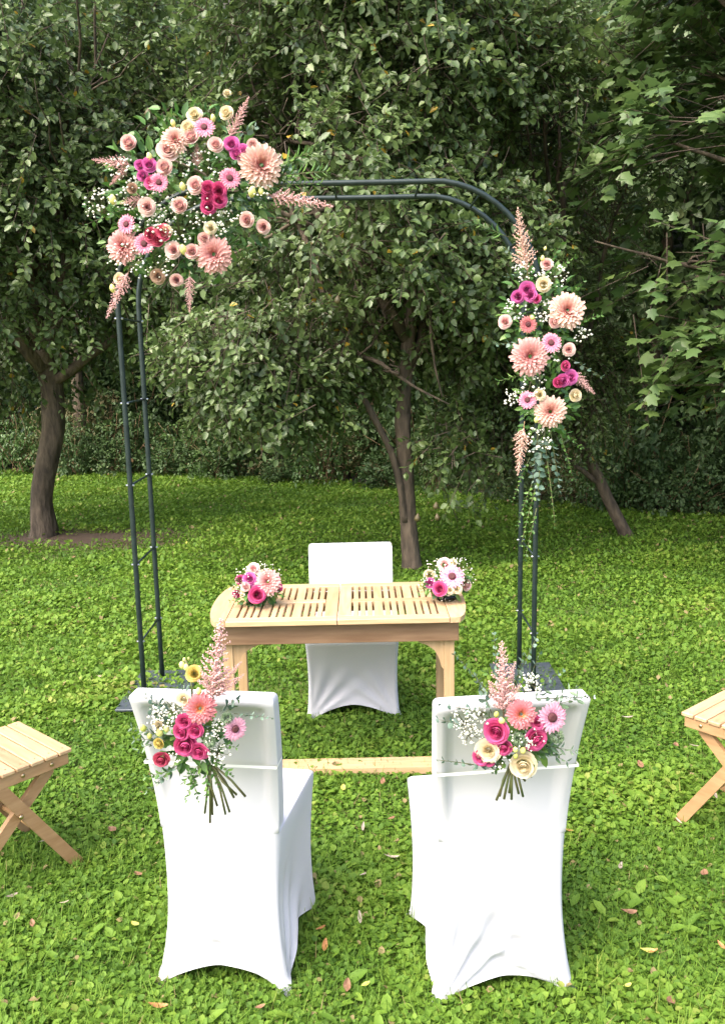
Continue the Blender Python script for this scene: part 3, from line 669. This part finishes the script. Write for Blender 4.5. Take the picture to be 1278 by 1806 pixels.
def gerbera(mat, seed=0):
    r_ = random.Random(seed); rows = []; F = []
    for L_, (n, r1, z1_) in enumerate(((20, 1.0, .10), (20, .9, .17), (18, .55, .16))):
        for q in range(n):
            a = 2*math.pi*(q+.5*L_)/n + r_.uniform(-.05, .05); ln = r1*r_.uniform(.93, 1.04); zz = z1_+r_.uniform(-.04, .04)
            def fn(t, s, a=a, ln=ln, zz=zz):
                rr = .2+(ln-.2)*t; wd = .105*math.sin(math.pi*(.12+.8*t))**.7*(ln/1.0+.1)
                x, y = rr, s*wd; return (x*math.cos(a)-y*math.sin(a), x*math.sin(a)+y*math.cos(a), zz*math.sin(t*2.2)-.05*(1-s*s)*t, .1+.9*t)
            petal_patch(fn, 4, 2, rows, F)
    return fl_mesh('gerbera_petals', rows, F, mat)
def dahlia(mat, seed=0):
    r_ = random.Random(seed); rows = []; F = []
    for L_ in range(9):
        q_ = L_/8; n = [20, 20, 19, 17, 15, 13, 11, 8, 5][L_]; el_ = R(-6+q_*82)
        for q in range(n):
            a = 2*math.pi*(q+.5*(L_ % 2))/n + r_.uniform(-.09, .09); ln = (1.0-.48*q_)*r_.uniform(.9, 1.06); e = el_+r_.uniform(-.1, .1)
            def fn(t, s, a=a, ln=ln, e=e, q_=q_):
                wd = .15*(1-.35*q_)*math.sin(math.pi*(.1+.82*t))**.8; x = .1+ln*t*math.cos(e)*.93; z = .05+ln*t*math.sin(e)*.72 - .08*t*t*(1-q_) + .05*s*s
                y = s*wd; return (x*math.cos(a)-y*math.sin(a), x*math.sin(a)+y*math.cos(a), z, min(1, .2*(1-q_)+t*(1-.35*q_)))
            petal_patch(fn, 3, 2, rows, F)
    return fl_mesh('dahlia', rows, F, mat)
OCT = (np.array([(1, 0, 0), (-1, 0, 0), (0, 1, 0), (0, -1, 0), (0, 0, 1), (0, 0, -1)], float), np.array([(0, 2, 4), (2, 1, 4), (1, 3, 4), (3, 0, 4), (2, 0, 5), (1, 2, 5), (3, 1, 5), (0, 3, 5)]))
def blobs(name, C_, S_, mat, rnd=None, smooth=True):
    C_ = np.asarray(C_); S_ = np.asarray(S_); n = len(C_)
    V = C_[:, None] + OCT[0][None]*S_[:, None, None]*rng.uniform(.7, 1.3, (n, 6, 1))
    return fast_mesh(name, V.reshape(-1, 3), (np.arange(n)[:, None, None]*6+OCT[1][None]).reshape(-1, 3), mat, np.repeat(rnd if rnd is not None else rng.uniform(0, 1, n), 6), smooth)
def astilbe(mat, seed=0, wide=.2):
    """plume one unit long, pointing +Z"""
    r2 = np.random.default_rng(seed); C_ = []; S_ = []
    for i in range(64):
        t = i/63; a = i*2.4; ln = wide*(1-t)**.75*(.65+.5*r2.uniform()) + .012
        m = max(3, int(ln/.010)); dr = np.array([math.cos(a), math.sin(a), .75])
        for j in range(m):
            q = (j+.5)/m; p_ = np.array([0, 0, .06+.94*t]) + dr*ln*q + np.array([0, 0, .35*ln*q*q])*0 + r2.normal(0, .007, 3)
            C_.append(p_); S_.append(.019*(1-.4*q)*(1-.35*t)*r2.uniform(.7, 1.3))
    return blobs('astilbe', C_, S_, mat)
def gyps(seed, n=60, rad=1.0):
    r2 = np.random.default_rng(seed); d = nrm(r2.normal(0, 1, (n, 3))); d[:, 2] = np.abs(d[:, 2])*.7; p_ = d*r2.uniform(.35, 1, (n, 1))**.6*rad
    return p_, r2.uniform(.035, .075, n)
def sprig(mat, stem_len=1.0, n=9, L=.16, W_=.13, bend=.15, seed=0, name='sprig', pair=True):
    r_ = random.Random(seed); pts = [Vector((bend*math.sin(t*1.7), .3*bend*t*t, t*stem_len)) for t in np.linspace(0, 1, 8)]
    Pp = []; D = []; N = []
    for i in range(n):
        t = .15+.85*i/(n-1); p_ = Vector((bend*math.sin(t*1.7), .3*bend*t*t, t*stem_len)); a = i*1.9+r_.uniform(-.4, .4)
        for s in ((0, math.pi) if pair else (0,)):
            d = Vector((math.cos(a+s), math.sin(a+s)*.7, .55)); Pp.append(p_); D.append(d); N.append(Vector((r_.uniform(-.5, .5), -1, .6)))
    Pp = np.array(Pp); m = len(Pp); sz = rng.uniform(.75, 1.15, m)*np.linspace(1.1, .6, m)
    me = leaves(name, Pp, np.array(D), np.array(N), L*sz, W_*sz, mat, rng.uniform(0, 1, m))
    sv, sf = tube_vf(pts, [.012*(1-.6*i/7) for i in range(8)], 4)
    return me, pyd(name+'_stem', sv, sf, STEM)
ME = {}
def get(kind, col, seed=0):
    k_ = (kind, col, seed)
    if k_ not in ME:
        ME[k_] = {'rose': rose, 'gerbera': gerbera, 'dahlia': dahlia, 'astilbe': astilbe}[kind](P[col], seed)
    return ME[k_]
_b, _f = [], []
for i in range(9):
    t = i/8; rr = (.55*math.sin(math.pi*(.12+.8*t))**.8)
    for j in range(10): a = j*.628; _b.append((rr*(1+.07*math.cos(3*a+t*3))*math.cos(a), rr*(1+.07*math.cos(3*a+t*3))*math.sin(a), -.6+1.5*t))
for i in range(8):
    for j in range(10): _f.append([i*10+j, i*10+(j+1) % 10, (i+1)*10+(j+1) % 10, (i+1)*10+j])
_f.append([80+j for j in range(10)])
BUDP = plain('bud_yellow', (.62, .62, .14), .5, noise=(.8, .76, .34), scale=40); BUDG = plain('bud_green', (.32, .4, .07), .5, noise=(.6, .58, .16), scale=40)
BUD = {'yellow': pyd('bud', _b, _f, BUDP), 'green': pyd('bud', _b, _f, BUDG)}
disc = pyd('centre', *(lambda V, F: (V, F))([(0, 0, .2)] + [(.12*math.cos(i*.5236), .12*math.sin(i*.5236), .25) for i in range(12)] + [(.27*math.cos(i*.5236), .27*math.sin(i*.5236), .22) for i in range(12)] + [(.31*math.cos(i*.5236), .31*math.sin(i*.5236), .04) for i in range(12)],
    [[0, 1+i, 1+(i+1) % 12] for i in range(12)] + [[1+i, 13+i, 13+(i+1) % 12, 1+(i+1) % 12] for i in range(12)] + [[13+i, 25+i, 25+(i+1) % 12, 13+(i+1) % 12] for i in range(12)]), CENTRE)
thv = nrm(rng.normal(0, 1, (220, 3)))
def thistle_mesh():
    V = []; F = []
    for d in thv:
        d = Vector(d); o_ = d.orthogonal().normalized()*.11; b_ = d.cross(o_); k_ = len(V)
        for q in range(3): V.append(d*.6 + o_*math.cos(q*2.094) + b_*math.sin(q*2.094))
        V.append(d*1.05); F += [[k_, k_+1, k_+3], [k_+1, k_+2, k_+3], [k_+2, k_, k_+3]]
    return pyd('thistle', V, F, THIST, False)
TH = thistle_mesh()

def orient(o, n, spin=None):
    q = Vector(n).normalized().to_track_quat('Z', 'Y'); o.rotation_mode = 'QUATERNION'
    from mathutils import Quaternion
    o.rotation_quaternion = q @ Quaternion((0, 0, 1), random.uniform(0, 6.28) if spin is None else spin)
def bouquet(name, label, org, Y, zs, oxy, flowers, cat='flowers', bulge=(.5, .5, .2), face=.6, group=None):
    """zs, oxy: scale and corner of the enlarged view the list was read from; positions become metres in the bouquet"""
    t = empty(name, at(org[0], org[1], Y), 0, label, cat, group); o0 = t.location.copy()
    def pt(x, y, dy=0): return at(oxy[0]+x/zs, oxy[1]+y/zs, Y+dy) - o0
    m_px = Y*1.02/FPX/zs; big = 1.03 if zs == 2.778 else 1.2 if zs < 2.5 else 1.06
    a, b_, c = bulge
    for i, f in enumerate(flowers):
        kind = f[0]
        if kind in ('rose', 'gerbera', 'dahlia', 'bud', 'thistle'):
            _, x, y, r, col = f[:5]; p_ = pt(x, y); e = 1-(p_.x/a)**2-(p_.z/b_)**2; dy = -c*math.sqrt(max(e, .02)); p_ = pt(x, y, dy)
            nv = Vector((p_.x/a**2, -1.6*face/c, p_.z/b_**2)).normalized() + Vector((random.uniform(-.45, .45), -.75, random.uniform(-.2, .5)))
            if len(f) > 5: nv = Vector(f[5])
            s = r*m_px*big
            if kind == 'gerbera':
                o = ob('gerbera', get('gerbera', col, i % 2), t, p_, None, s); orient(o, nv); ob('flower_centre', disc, o)
            elif kind == 'bud':
                o = ob('bud', BUD[col], t, p_, None, s*1.15); orient(o, (nv.x*.6, nv.y*.3, abs(nv.z)+.8))
            elif kind == 'thistle': o = ob('thistle', TH, t, p_, None, s); orient(o, nv)
            else: o = ob(kind, get(kind, col, i % 4), t, p_, None, s*random.uniform(.92, 1.12)); orient(o, nv)
        elif kind == 'astilbe':
            _, x0, y0, x1, y1, col, wd = f; p0 = pt(x0, y0, -c*.7); p1 = pt(x1, y1, -c*.7-.02)
            k_ = ('ast', col, wd, i % 2)
            if k_ not in ME: ME[k_] = astilbe(P[col], i, wd)
            o = ob('astilbe', ME[k_], t, p0, None, (p1-p0).length); orient(o, p1-p0)
            ob('stem', STEMME, o)
        elif kind == 'gyps':
            _, x, y, r, n = f; p_ = pt(x, y, -c*(.85 if zs in (3.195, 3.55) else .55 if zs < 2.5 else .8)); pp, ss = gyps(i, n); s = r*m_px
            dots = .0031 if zs in (3.195, 3.55) else .0032 if zs < 2.5 else .0058
            o = ob('babys_breath', blobs('babys_breath', pp*s, ss/.055*dots*rng.uniform(.7, 1.2, len(ss)), WHITEF), t, p_); orient(o, (0, -1, .6), 0); tag(o, kind='stuff')
            st = merge([tube_vf([(0, 0, -.5*s), tuple(q*s*.5+np.array([0, 0, -.12*s])), tuple(q*s)], .0007, 3, False) for q in pp[::2]])
            ob('fine_stems', pyd('fine_stems', *st, STEM), o)
        elif kind in ('euc', 'leafy', 'olive', 'fern'):
            _, x0, y0, x1, y1, L, n = f; p0 = pt(x0, y0, -c*.55); p1 = pt(x1, y1, -c*.6); ln = (p1-p0).length; Lr = L*m_px/ln
            mt, ra, nm = {'euc': (EUC, .85, 'eucalyptus'), 'leafy': (GREEN, .55, 'greenery'), 'olive': (OLIVE, .32, 'olive_sprig'), 'fern': (GREEN, .12, 'fern')}[kind]
            me, sm = sprig(mt, 1, n, Lr, Lr*ra, random.uniform(-.12, .12), i, nm, kind != 'olive' or True)
            o = ob(nm, me, t, p0, None, ln); orient(o, p1-p0, 0); ob('stem', sm, o)
        elif kind == 'stem':
            _, x0, y0, x1, y1 = f; p0 = pt(x0, y0, -c*.45); p1 = pt(x1, y1, -c*.5); mid = p0.lerp(p1, .5)+Vector((random.uniform(-.006, .006), random.uniform(-.01, .005), 0))
            tube('stem', STEM, t, [p0, mid, p1], [.0028, .003, .0032], 6)
        elif kind == 'mass':
            _, x, y, rx, ry, n, L = f; p_ = pt(x, y, -c*.1); rr = np.array([rx*m_px, c*.6, ry*m_px])
            d = nrm(rng.normal(0, 1, (n, 3))); q = d*rng.uniform(.2, 1, (n, 1))**.5*rr
            D = d + rng.normal(0, .6, (n, 3)) ; N = np.array([0, -.7, .9]) + rng.normal(0, .5, (n, 3)); sz = L*rng.uniform(.6, 1.25, n)
            o = ob('foliage', leaves('foliage', q, D, N, sz, sz*.5, GREEN, rng.uniform(0, 1, n)), t, p_); tag(o, kind='stuff')
    return t
STEMME = pyd('stem', *tube_vf([(0, 0, -.12), (0, 0, .5), (0, 0, .97)], [.008, .006, .003], 5), plain('astilbe_stem', (.32, .2, .1), .7))
def many(kind, col, *pts): return [(kind, x, y, r, col) for x, y, r in pts]
A = [('mass', 540, 530, 390, 380, 520, .06), ('gyps', 560, 640, 160, 60), ('gyps', 300, 560, 110, 40), ('gyps', 620, 400, 110, 40), ('gyps', 230, 850, 100, 35), ('mass', 330, 760, 200, 160, 120, .05), ('mass', 790, 480, 180, 170, 110, .055),
     ('gyps', 480, 690, 120, 70), ('gyps', 710, 670, 100, 55), ('gyps', 115, 600, 90, 50), ('gyps', 330, 680, 70, 35), ('gyps', 370, 870, 110, 45), ('gyps', 490, 400, 70, 30), ('gyps', 650, 640, 70, 30), ('gyps', 215, 420, 80, 35), ('gyps', 880, 520, 60, 25),
     ('fern', 860, 460, 1210, 420, 75, 16), ('fern', 870, 430, 1130, 330, 70, 14), ('fern', 860, 500, 1180, 480, 60, 14), ('fern', 700, 760, 850, 820, 60, 12), ('euc', 780, 540, 850, 640, 40, 6), ('euc', 930, 420, 1050, 400, 36, 6), ('euc', 690, 300, 860, 205, 42, 5),
     ('leafy', 480, 300, 410, 170, 60, 6), ('leafy', 530, 560, 430, 590, 80, 3), ('leafy', 520, 570, 600, 470, 70, 3), ('leafy', 230, 640, 40, 600, 50, 7), ('leafy', 240, 600, 40, 680, 48, 6), ('leafy', 660, 160, 560, 90, 46, 5), ('leafy', 660, 190, 720, 60, 44, 5), ('leafy', 510, 860, 530, 960, 50, 5), ('leafy', 800, 640, 900, 700, 46, 5)]
A += many('gerbera', 'gerb', (612, 208, 46), (737, 457, 46), (390, 478, 42), (233, 683, 43), (318, 778, 46))
A += many('dahlia', 'peach', (890, 395, 88), (470, 270, 62)) + many('dahlia', 'dpink', (215, 790, 76), (660, 830, 80))
A += many('rose', 'pale', (240, 280, 34), (435, 315, 38), (545, 250, 32), (668, 290, 35), (850, 290, 30), (822, 362, 33), (415, 400, 35), (568, 490, 40), (490, 588, 34), (332, 595, 37), (820, 660, 34), (900, 695, 28), (613, 752, 31), (460, 808, 32), (552, 815, 34), (475, 955, 29))
A += many('rose', 'beige', (258, 505, 28), (385, 938, 29)) + many('rose', 'cream', (720, 135, 32), (563, 142, 31), (530, 205, 32), (643, 700, 26), (425, 715, 27), (195, 948, 28), (725, 40, 20))
A += many('bud', 'yellow', (507, 500, 20), (845, 527, 26), (510, 810, 25), (165, 565, 24), (165, 1000, 22), (890, 525, 18), (345, 355, 20), (460, 190, 17), (655, 165, 16), (655, 160, 14))
A += many('rose', 'magenta', (745, 288, 33), (770, 332, 34), (805, 325, 28), (300, 392, 28), (343, 390, 32), (310, 442, 30))
A += many('rose', 'hot', (350, 475, 30), (630, 505, 33), (682, 518, 34), (632, 556, 33), (683, 562, 33), (632, 597, 32)) + many('rose', 'deep', (350, 735, 30), (382, 757, 29), (410, 722, 30))
A += [('astilbe', 735, 260, 830, 60, 'ast', .2), ('astilbe', 255, 395, 65, 365, 'ast', .22), ('astilbe', 240, 400, 150, 490, 'ast', .22), ('astilbe', 580, 405, 575, 285, 'ast', .36), ('astilbe', 325, 560, 200, 580, 'ast', .32), ('astilbe', 925, 535, 1240, 595, 'ast', .15), ('astilbe', 245, 910, 135, 1140, 'ast', .17), ('astilbe', 540, 930, 540, 1115, 'ast', .2)]
bouquet('flower_arrangement', 'large round arrangement of roses, gerberas and dahlias on the arch corner', (340, 350), 4.22, 2.778, (140, 150), A, 'flowers', (.62, .6, .26))
B = [('mass', 440, 720, 210, 300, 280, .05), ('gyps', 400, 1130, 90, 35), ('gyps', 350, 480, 80, 30), ('leafy', 470, 1500, 540, 1960, 30, 12), ('leafy', 380, 1560, 280, 1820, 30, 10), ('mass', 480, 1250, 160, 250, 160, .045), ('gyps', 520, 500, 90, 50), ('gyps', 300, 680, 70, 35), ('gyps', 460, 700, 80, 45), ('gyps', 690, 845, 60, 30), ('gyps', 270, 1210, 60, 25), ('gyps', 430, 1460, 90, 40), ('gyps', 560, 960, 60, 25),
     ('euc', 370, 420, 240, 320, 34, 6), ('euc', 380, 450, 230, 500, 36, 6), ('euc', 420, 860, 190, 900, 38, 7), ('euc', 470, 1400, 470, 1800, 48, 10), ('euc', 500, 1400, 560, 1760, 46, 9), ('euc', 430, 1420, 400, 1700, 40, 8), ('leafy', 460, 480, 560, 300, 46, 7), ('leafy', 480, 480, 640, 380, 40, 7),
     ('fern', 250, 260, 60, 180, 60, 12), ('fern', 420, 1050, 200, 1110, 60, 12), ('leafy', 560, 1380, 680, 1500, 36, 8), ('leafy', 560, 1420, 640, 1680, 34, 10), ('leafy', 440, 1640, 330, 2080, 34, 14), ('leafy', 400, 1700, 310, 1960, 30, 10), ('leafy', 420, 1860, 350, 2160, 30, 10), ('leafy', 620, 780, 800, 720, 40, 7), ('euc', 620, 980, 800, 1080, 34, 5), ('leafy', 590, 640, 690, 520, 44, 5),
     ('stem', 410, 1060, 370, 1180), ('stem', 440, 1060, 432, 1160)]
B += many('dahlia', 'peach', (600, 695, 92), (500, 1290, 80)) + many('dahlia', 'dpink', (380, 965, 104)) + many('gerbera', 'salmon', (370, 775, 46)) + many('gerbera', 'gerb', (505, 885, 54), (365, 1222, 48))
B += many('rose', 'pale', (480, 420, 34), (235, 760, 34), (530, 762, 38), (610, 925, 29)) + many('rose', 'cream', (460, 540, 37), (438, 1190, 34), (650, 1195, 34))
B += many('rose', 'magenta', (365, 572, 37), (310, 612, 34), (382, 602, 36), (575, 1108, 40), (622, 1090, 38)) + many('rose', 'hot', (420, 625, 26), (590, 1022, 26), (548, 1118, 30)) + many('bud', 'yellow', (455, 390, 17), (395, 740, 17), (420, 1340, 22), (470, 330, 12))
B += [('astilbe', 365, 470, 308, 95, 'astp', .2), ('astilbe', 620, 1050, 760, 1185, 'ast', .24), ('astilbe', 345, 1380, 310, 1660, 'astp', .2)]
bouquet('flower_arrangement', 'tall narrow arrangement of dahlias with trailing eucalyptus on the arch side', (960, 620), 4.2, 3.343, (820, 340), B, 'flowers', (.32, .72, .2))
Cc = [('mass', 280, 225, 95, 70, 130, .035), ('gyps', 225, 165, 50, 30), ('gyps', 240, 225, 50, 35), ('gyps', 340, 150, 45, 25), ('gyps', 300, 125, 40, 22), ('gyps', 200, 220, 40, 22), ('gyps', 340, 230, 40, 20)]
Cc += many('dahlia', 'dpink', (325, 188, 44)) + many('rose', 'hot', (280, 243, 30), (188, 242, 20), (368, 214, 18), (205, 178, 17)) + many('rose', 'magenta', (247, 175, 24), (358, 175, 20)) + many('rose', 'pale', (262, 130, 20), (228, 208, 18)) + many('rose', 'cream', (300, 150, 15), (245, 140, 14)) + [('leafy', 210, 250, 165, 270, 24, 4), ('leafy', 350, 225, 395, 245, 24, 4), ('leafy', 195, 180, 170, 215, 20, 4), ('leafy', 270, 250, 200, 275, 24, 4)]
pC = bouquet('table_posy', 'low pink posy with a pale dahlia in a glass bowl', (452, 1050), 3.66, 2.4577, (340, 950), Cc, 'flowers', (.1, .1, .1), group='posies on the slatted table')
Dd = [('mass', 1095, 190, 95, 70, 130, .035), ('gyps', 1050, 130, 50, 30), ('gyps', 1160, 120, 50, 32), ('gyps', 1180, 170, 45, 25), ('gyps', 1010, 190, 40, 20), ('gyps', 1100, 230, 50, 25), ('gyps', 1070, 160, 40, 20)]
Dd += many('gerbera', 'gerbl', (1122, 165, 46)) + many('rose', 'hot', (1068, 217, 29)) + many('rose', 'magenta', (1027, 192, 23)) + many('rose', 'pale', (1090, 112, 26), (1186, 200, 22)) + many('rose', 'cream', (1142, 216, 22), (1025, 160, 22), (1115, 222, 15), (1128, 102, 16)) + [('leafy', 1030, 210, 980, 235, 24, 4), ('leafy', 1010, 170, 985, 215, 20, 4), ('leafy', 1160, 190, 1210, 150, 20, 4), ('leafy', 1050, 200, 990, 200, 24, 4)]
pD = bouquet('table_posy', 'low posy with one pink gerbera in a glass bowl', (786, 1045), 3.66, 2.4577, (340, 950), Dd, 'flowers', (.1, .1, .1), group='posies on the slatted table')
GLASS, gt, gb = newmat('clear_glass'); gb.inputs['Transmission Weight'].default_value = 1; gb.inputs['Roughness'].default_value = .03; gb.inputs['IOR'].default_value = 1.4
for p_ in (pC, pD):
    zb_ = TZ+.001-p_.location.z; prof = [(.0, 0), (.036, 0), (.043, .006), (.046, .028), (.0445, .028), (.041, .008), (.0, .004)]
    V = [(r*math.cos(j*.3142), -.012+r*math.sin(j*.3142), zb_+z) for r, z in prof for j in range(20)]
    ob('glass_bowl', fixn(pyd('glass_bowl', V, [[i*20+j, i*20+(j+1) % 20, (i+1)*20+(j+1) % 20, (i+1)*20+j] for i in range(6) for j in range(20)], GLASS)), p_)
E_ = [('mass', 440, 720, 190, 150, 150, .035), ('gyps', 340, 545, 80, 45), ('gyps', 270, 620, 80, 45), ('gyps', 590, 790, 75, 45), ('gyps', 250, 570, 60, 25), ('gyps', 560, 700, 60, 30), ('gyps', 600, 640, 50, 25), ('gyps', 360, 800, 50, 18),
      ('euc', 330, 570, 190, 480, 55, 5), ('euc', 320, 600, 215, 560, 60, 4), ('euc', 440, 480, 380, 410, 45, 4), ('euc', 600, 560, 690, 490, 60, 4), ('leafy', 640, 560, 700, 500, 55, 3), ('euc', 480, 600, 560, 660, 60, 3), ('euc', 680, 570, 890, 600, 34, 7), ('olive', 330, 700, 110, 650, 62, 7), ('olive', 320, 720, 120, 720, 60, 7), ('olive', 300, 690, 150, 770, 60, 5), ('leafy', 360, 880, 160, 930, 45, 8), ('euc', 360, 860, 250, 960, 48, 5), ('olive', 360, 850, 200, 1000, 50, 6),
      ('leafy', 500, 840, 400, 1060, 46, 9), ('leafy', 480, 860, 390, 960, 44, 8), ('leafy', 520, 860, 520, 1040, 42, 8), ('leafy', 560, 820, 670, 920, 46, 7), ('leafy', 600, 740, 690, 760, 40, 5), ('leafy', 540, 840, 600, 1000, 36, 7), ('leafy', 440, 900, 480, 1060, 36, 7)]
E_ += [('dahlia', 490, 540, 92, 'coral', (.05, -1, .25)), ('gerbera', 685, 655, 68, 'gerbl', (.55, -1, .05))] + many('rose', 'hot', (400, 615, 44), (385, 672, 54), (462, 668, 46), (405, 750, 62), (482, 785, 52)) + many('rose', 'deep', (270, 830, 50)) + many('rose', 'yellow', (455, 345, 42), (255, 740, 36)) + many('rose', 'cream', (395, 490, 40), (250, 640, 30))
E_ += many('bud', 'yellow', (388, 300, 26), (412, 312, 24), (482, 447, 26), (262, 680, 30), (400, 268, 14), (300, 660, 24)) + many('bud', 'green', (170, 655, 28), (425, 262, 12), (205, 700, 22)) + many('thistle', '', (640, 595, 36), (545, 725, 38))
E_ += [('astilbe', 560, 500, 605, 40, 'ast', .24), ('astilbe', 570, 480, 735, 350, 'ast', .16), ('astilbe', 560, 470, 485, 300, 'ast', .14), ('astilbe', 580, 430, 720, 280, 'ast', .13)]
for x, y in ((545, 1185), (632, 1138), (745, 1038), (515, 1132), (680, 1045), (655, 1125), (558, 1140), (585, 1090), (695, 1028)): E_.append(('stem', 545+(x-580)*.12, 860, x, y))
E_ += [('stem', 470, 560, 440, 380), ('stem', 430, 330, 405, 270)]
bouquet('chair_bouquet', 'hand-tied bouquet with yellow lisianthus, hot pink roses and a coral dahlia', (345, 1290), 2.135, 3.195, (200, 1080), E_, 'bouquet', (.17, .2, .075), group='bouquets on the white chairs')
F_ = [('mass', 760, 740, 210, 140, 130, .035), ('gyps', 430, 620, 110, 55), ('gyps', 450, 690, 90, 40), ('gyps', 780, 680, 120, 35), ('gyps', 830, 370, 75, 50), ('gyps', 850, 720, 90, 30), ('gyps', 650, 850, 70, 18), ('gyps', 530, 570, 70, 25),
      ('euc', 420, 640, 260, 600, 62, 4), ('euc', 560, 560, 270, 500, 50, 5), ('euc', 590, 560, 500, 330, 60, 6), ('euc', 620, 480, 360, 190, 36, 10), ('euc', 640, 420, 590, 60, 40, 8), ('euc', 720, 400, 860, 100, 44, 8), ('euc', 740, 420, 780, 190, 50, 6), ('euc', 790, 440, 900, 200, 44, 7), ('euc', 860, 420, 1040, 300, 40, 6), ('euc', 600, 900, 255, 855, 44, 8), ('euc', 640, 880, 500, 880, 50, 4), ('euc', 880, 470, 1230, 460, 30, 8),
      ('olive', 850, 480, 950, 400, 75, 4), ('olive', 960, 490, 1110, 390, 80, 4), ('olive', 990, 510, 1160, 440, 80, 4), ('olive', 930, 760, 1110, 790, 70, 6), ('olive', 900, 790, 1060, 870, 70, 5), ('leafy', 680, 860, 600, 930, 50, 5), ('leafy', 900, 770, 1010, 820, 50, 5), ('leafy', 600, 600, 560, 570, 45, 3), ('leafy', 590, 330, 540, 290, 50, 4), ('leafy', 760, 900, 830, 950, 45, 4)]
F_ += [('dahlia', 775, 565, 98, 'coral', (.02, -1, .25)), ('gerbera', 965, 585, 98, 'gerbl', (.35, -1, .15))] + many('rose', 'hot', (620, 675, 80), (665, 775, 56), (870, 725, 74), (525, 835, 58), (880, 620, 46), (575, 860, 40)) + many('rose', 'cream', (570, 797, 68), (790, 887, 78)) + many('bud', 'yellow', (655, 610, 30), (740, 790, 26), (787, 795, 29)) + many('bud', 'green', (740, 832, 22), (620, 570, 24)) + many('thistle', '', (760, 722, 44), (1000, 705, 46), (790, 740, 30))
F_ += [('astilbe', 665, 560, 655, 115, 'ast', .22), ('astilbe', 660, 540, 570, 360, 'ast', .2), ('astilbe', 670, 540, 770, 380, 'ast', .2), ('astilbe', 665, 470, 740, 240, 'ast', .14)]
for x, y in ((620, 1105), (668, 1098), (715, 1100), (760, 1065), (787, 1082), (640, 1080), (700, 1060), (800, 985)): F_.append(('stem', 722+(x-710)*.2, 880, x, y))
bouquet('chair_bouquet', 'hand-tied bouquet with two cream roses and a large pink gerbera', (905, 1290), 2.075, 3.55, (700, 1100), F_, 'bouquet', (.18, .2, .075), group='bouquets on the white chairs')
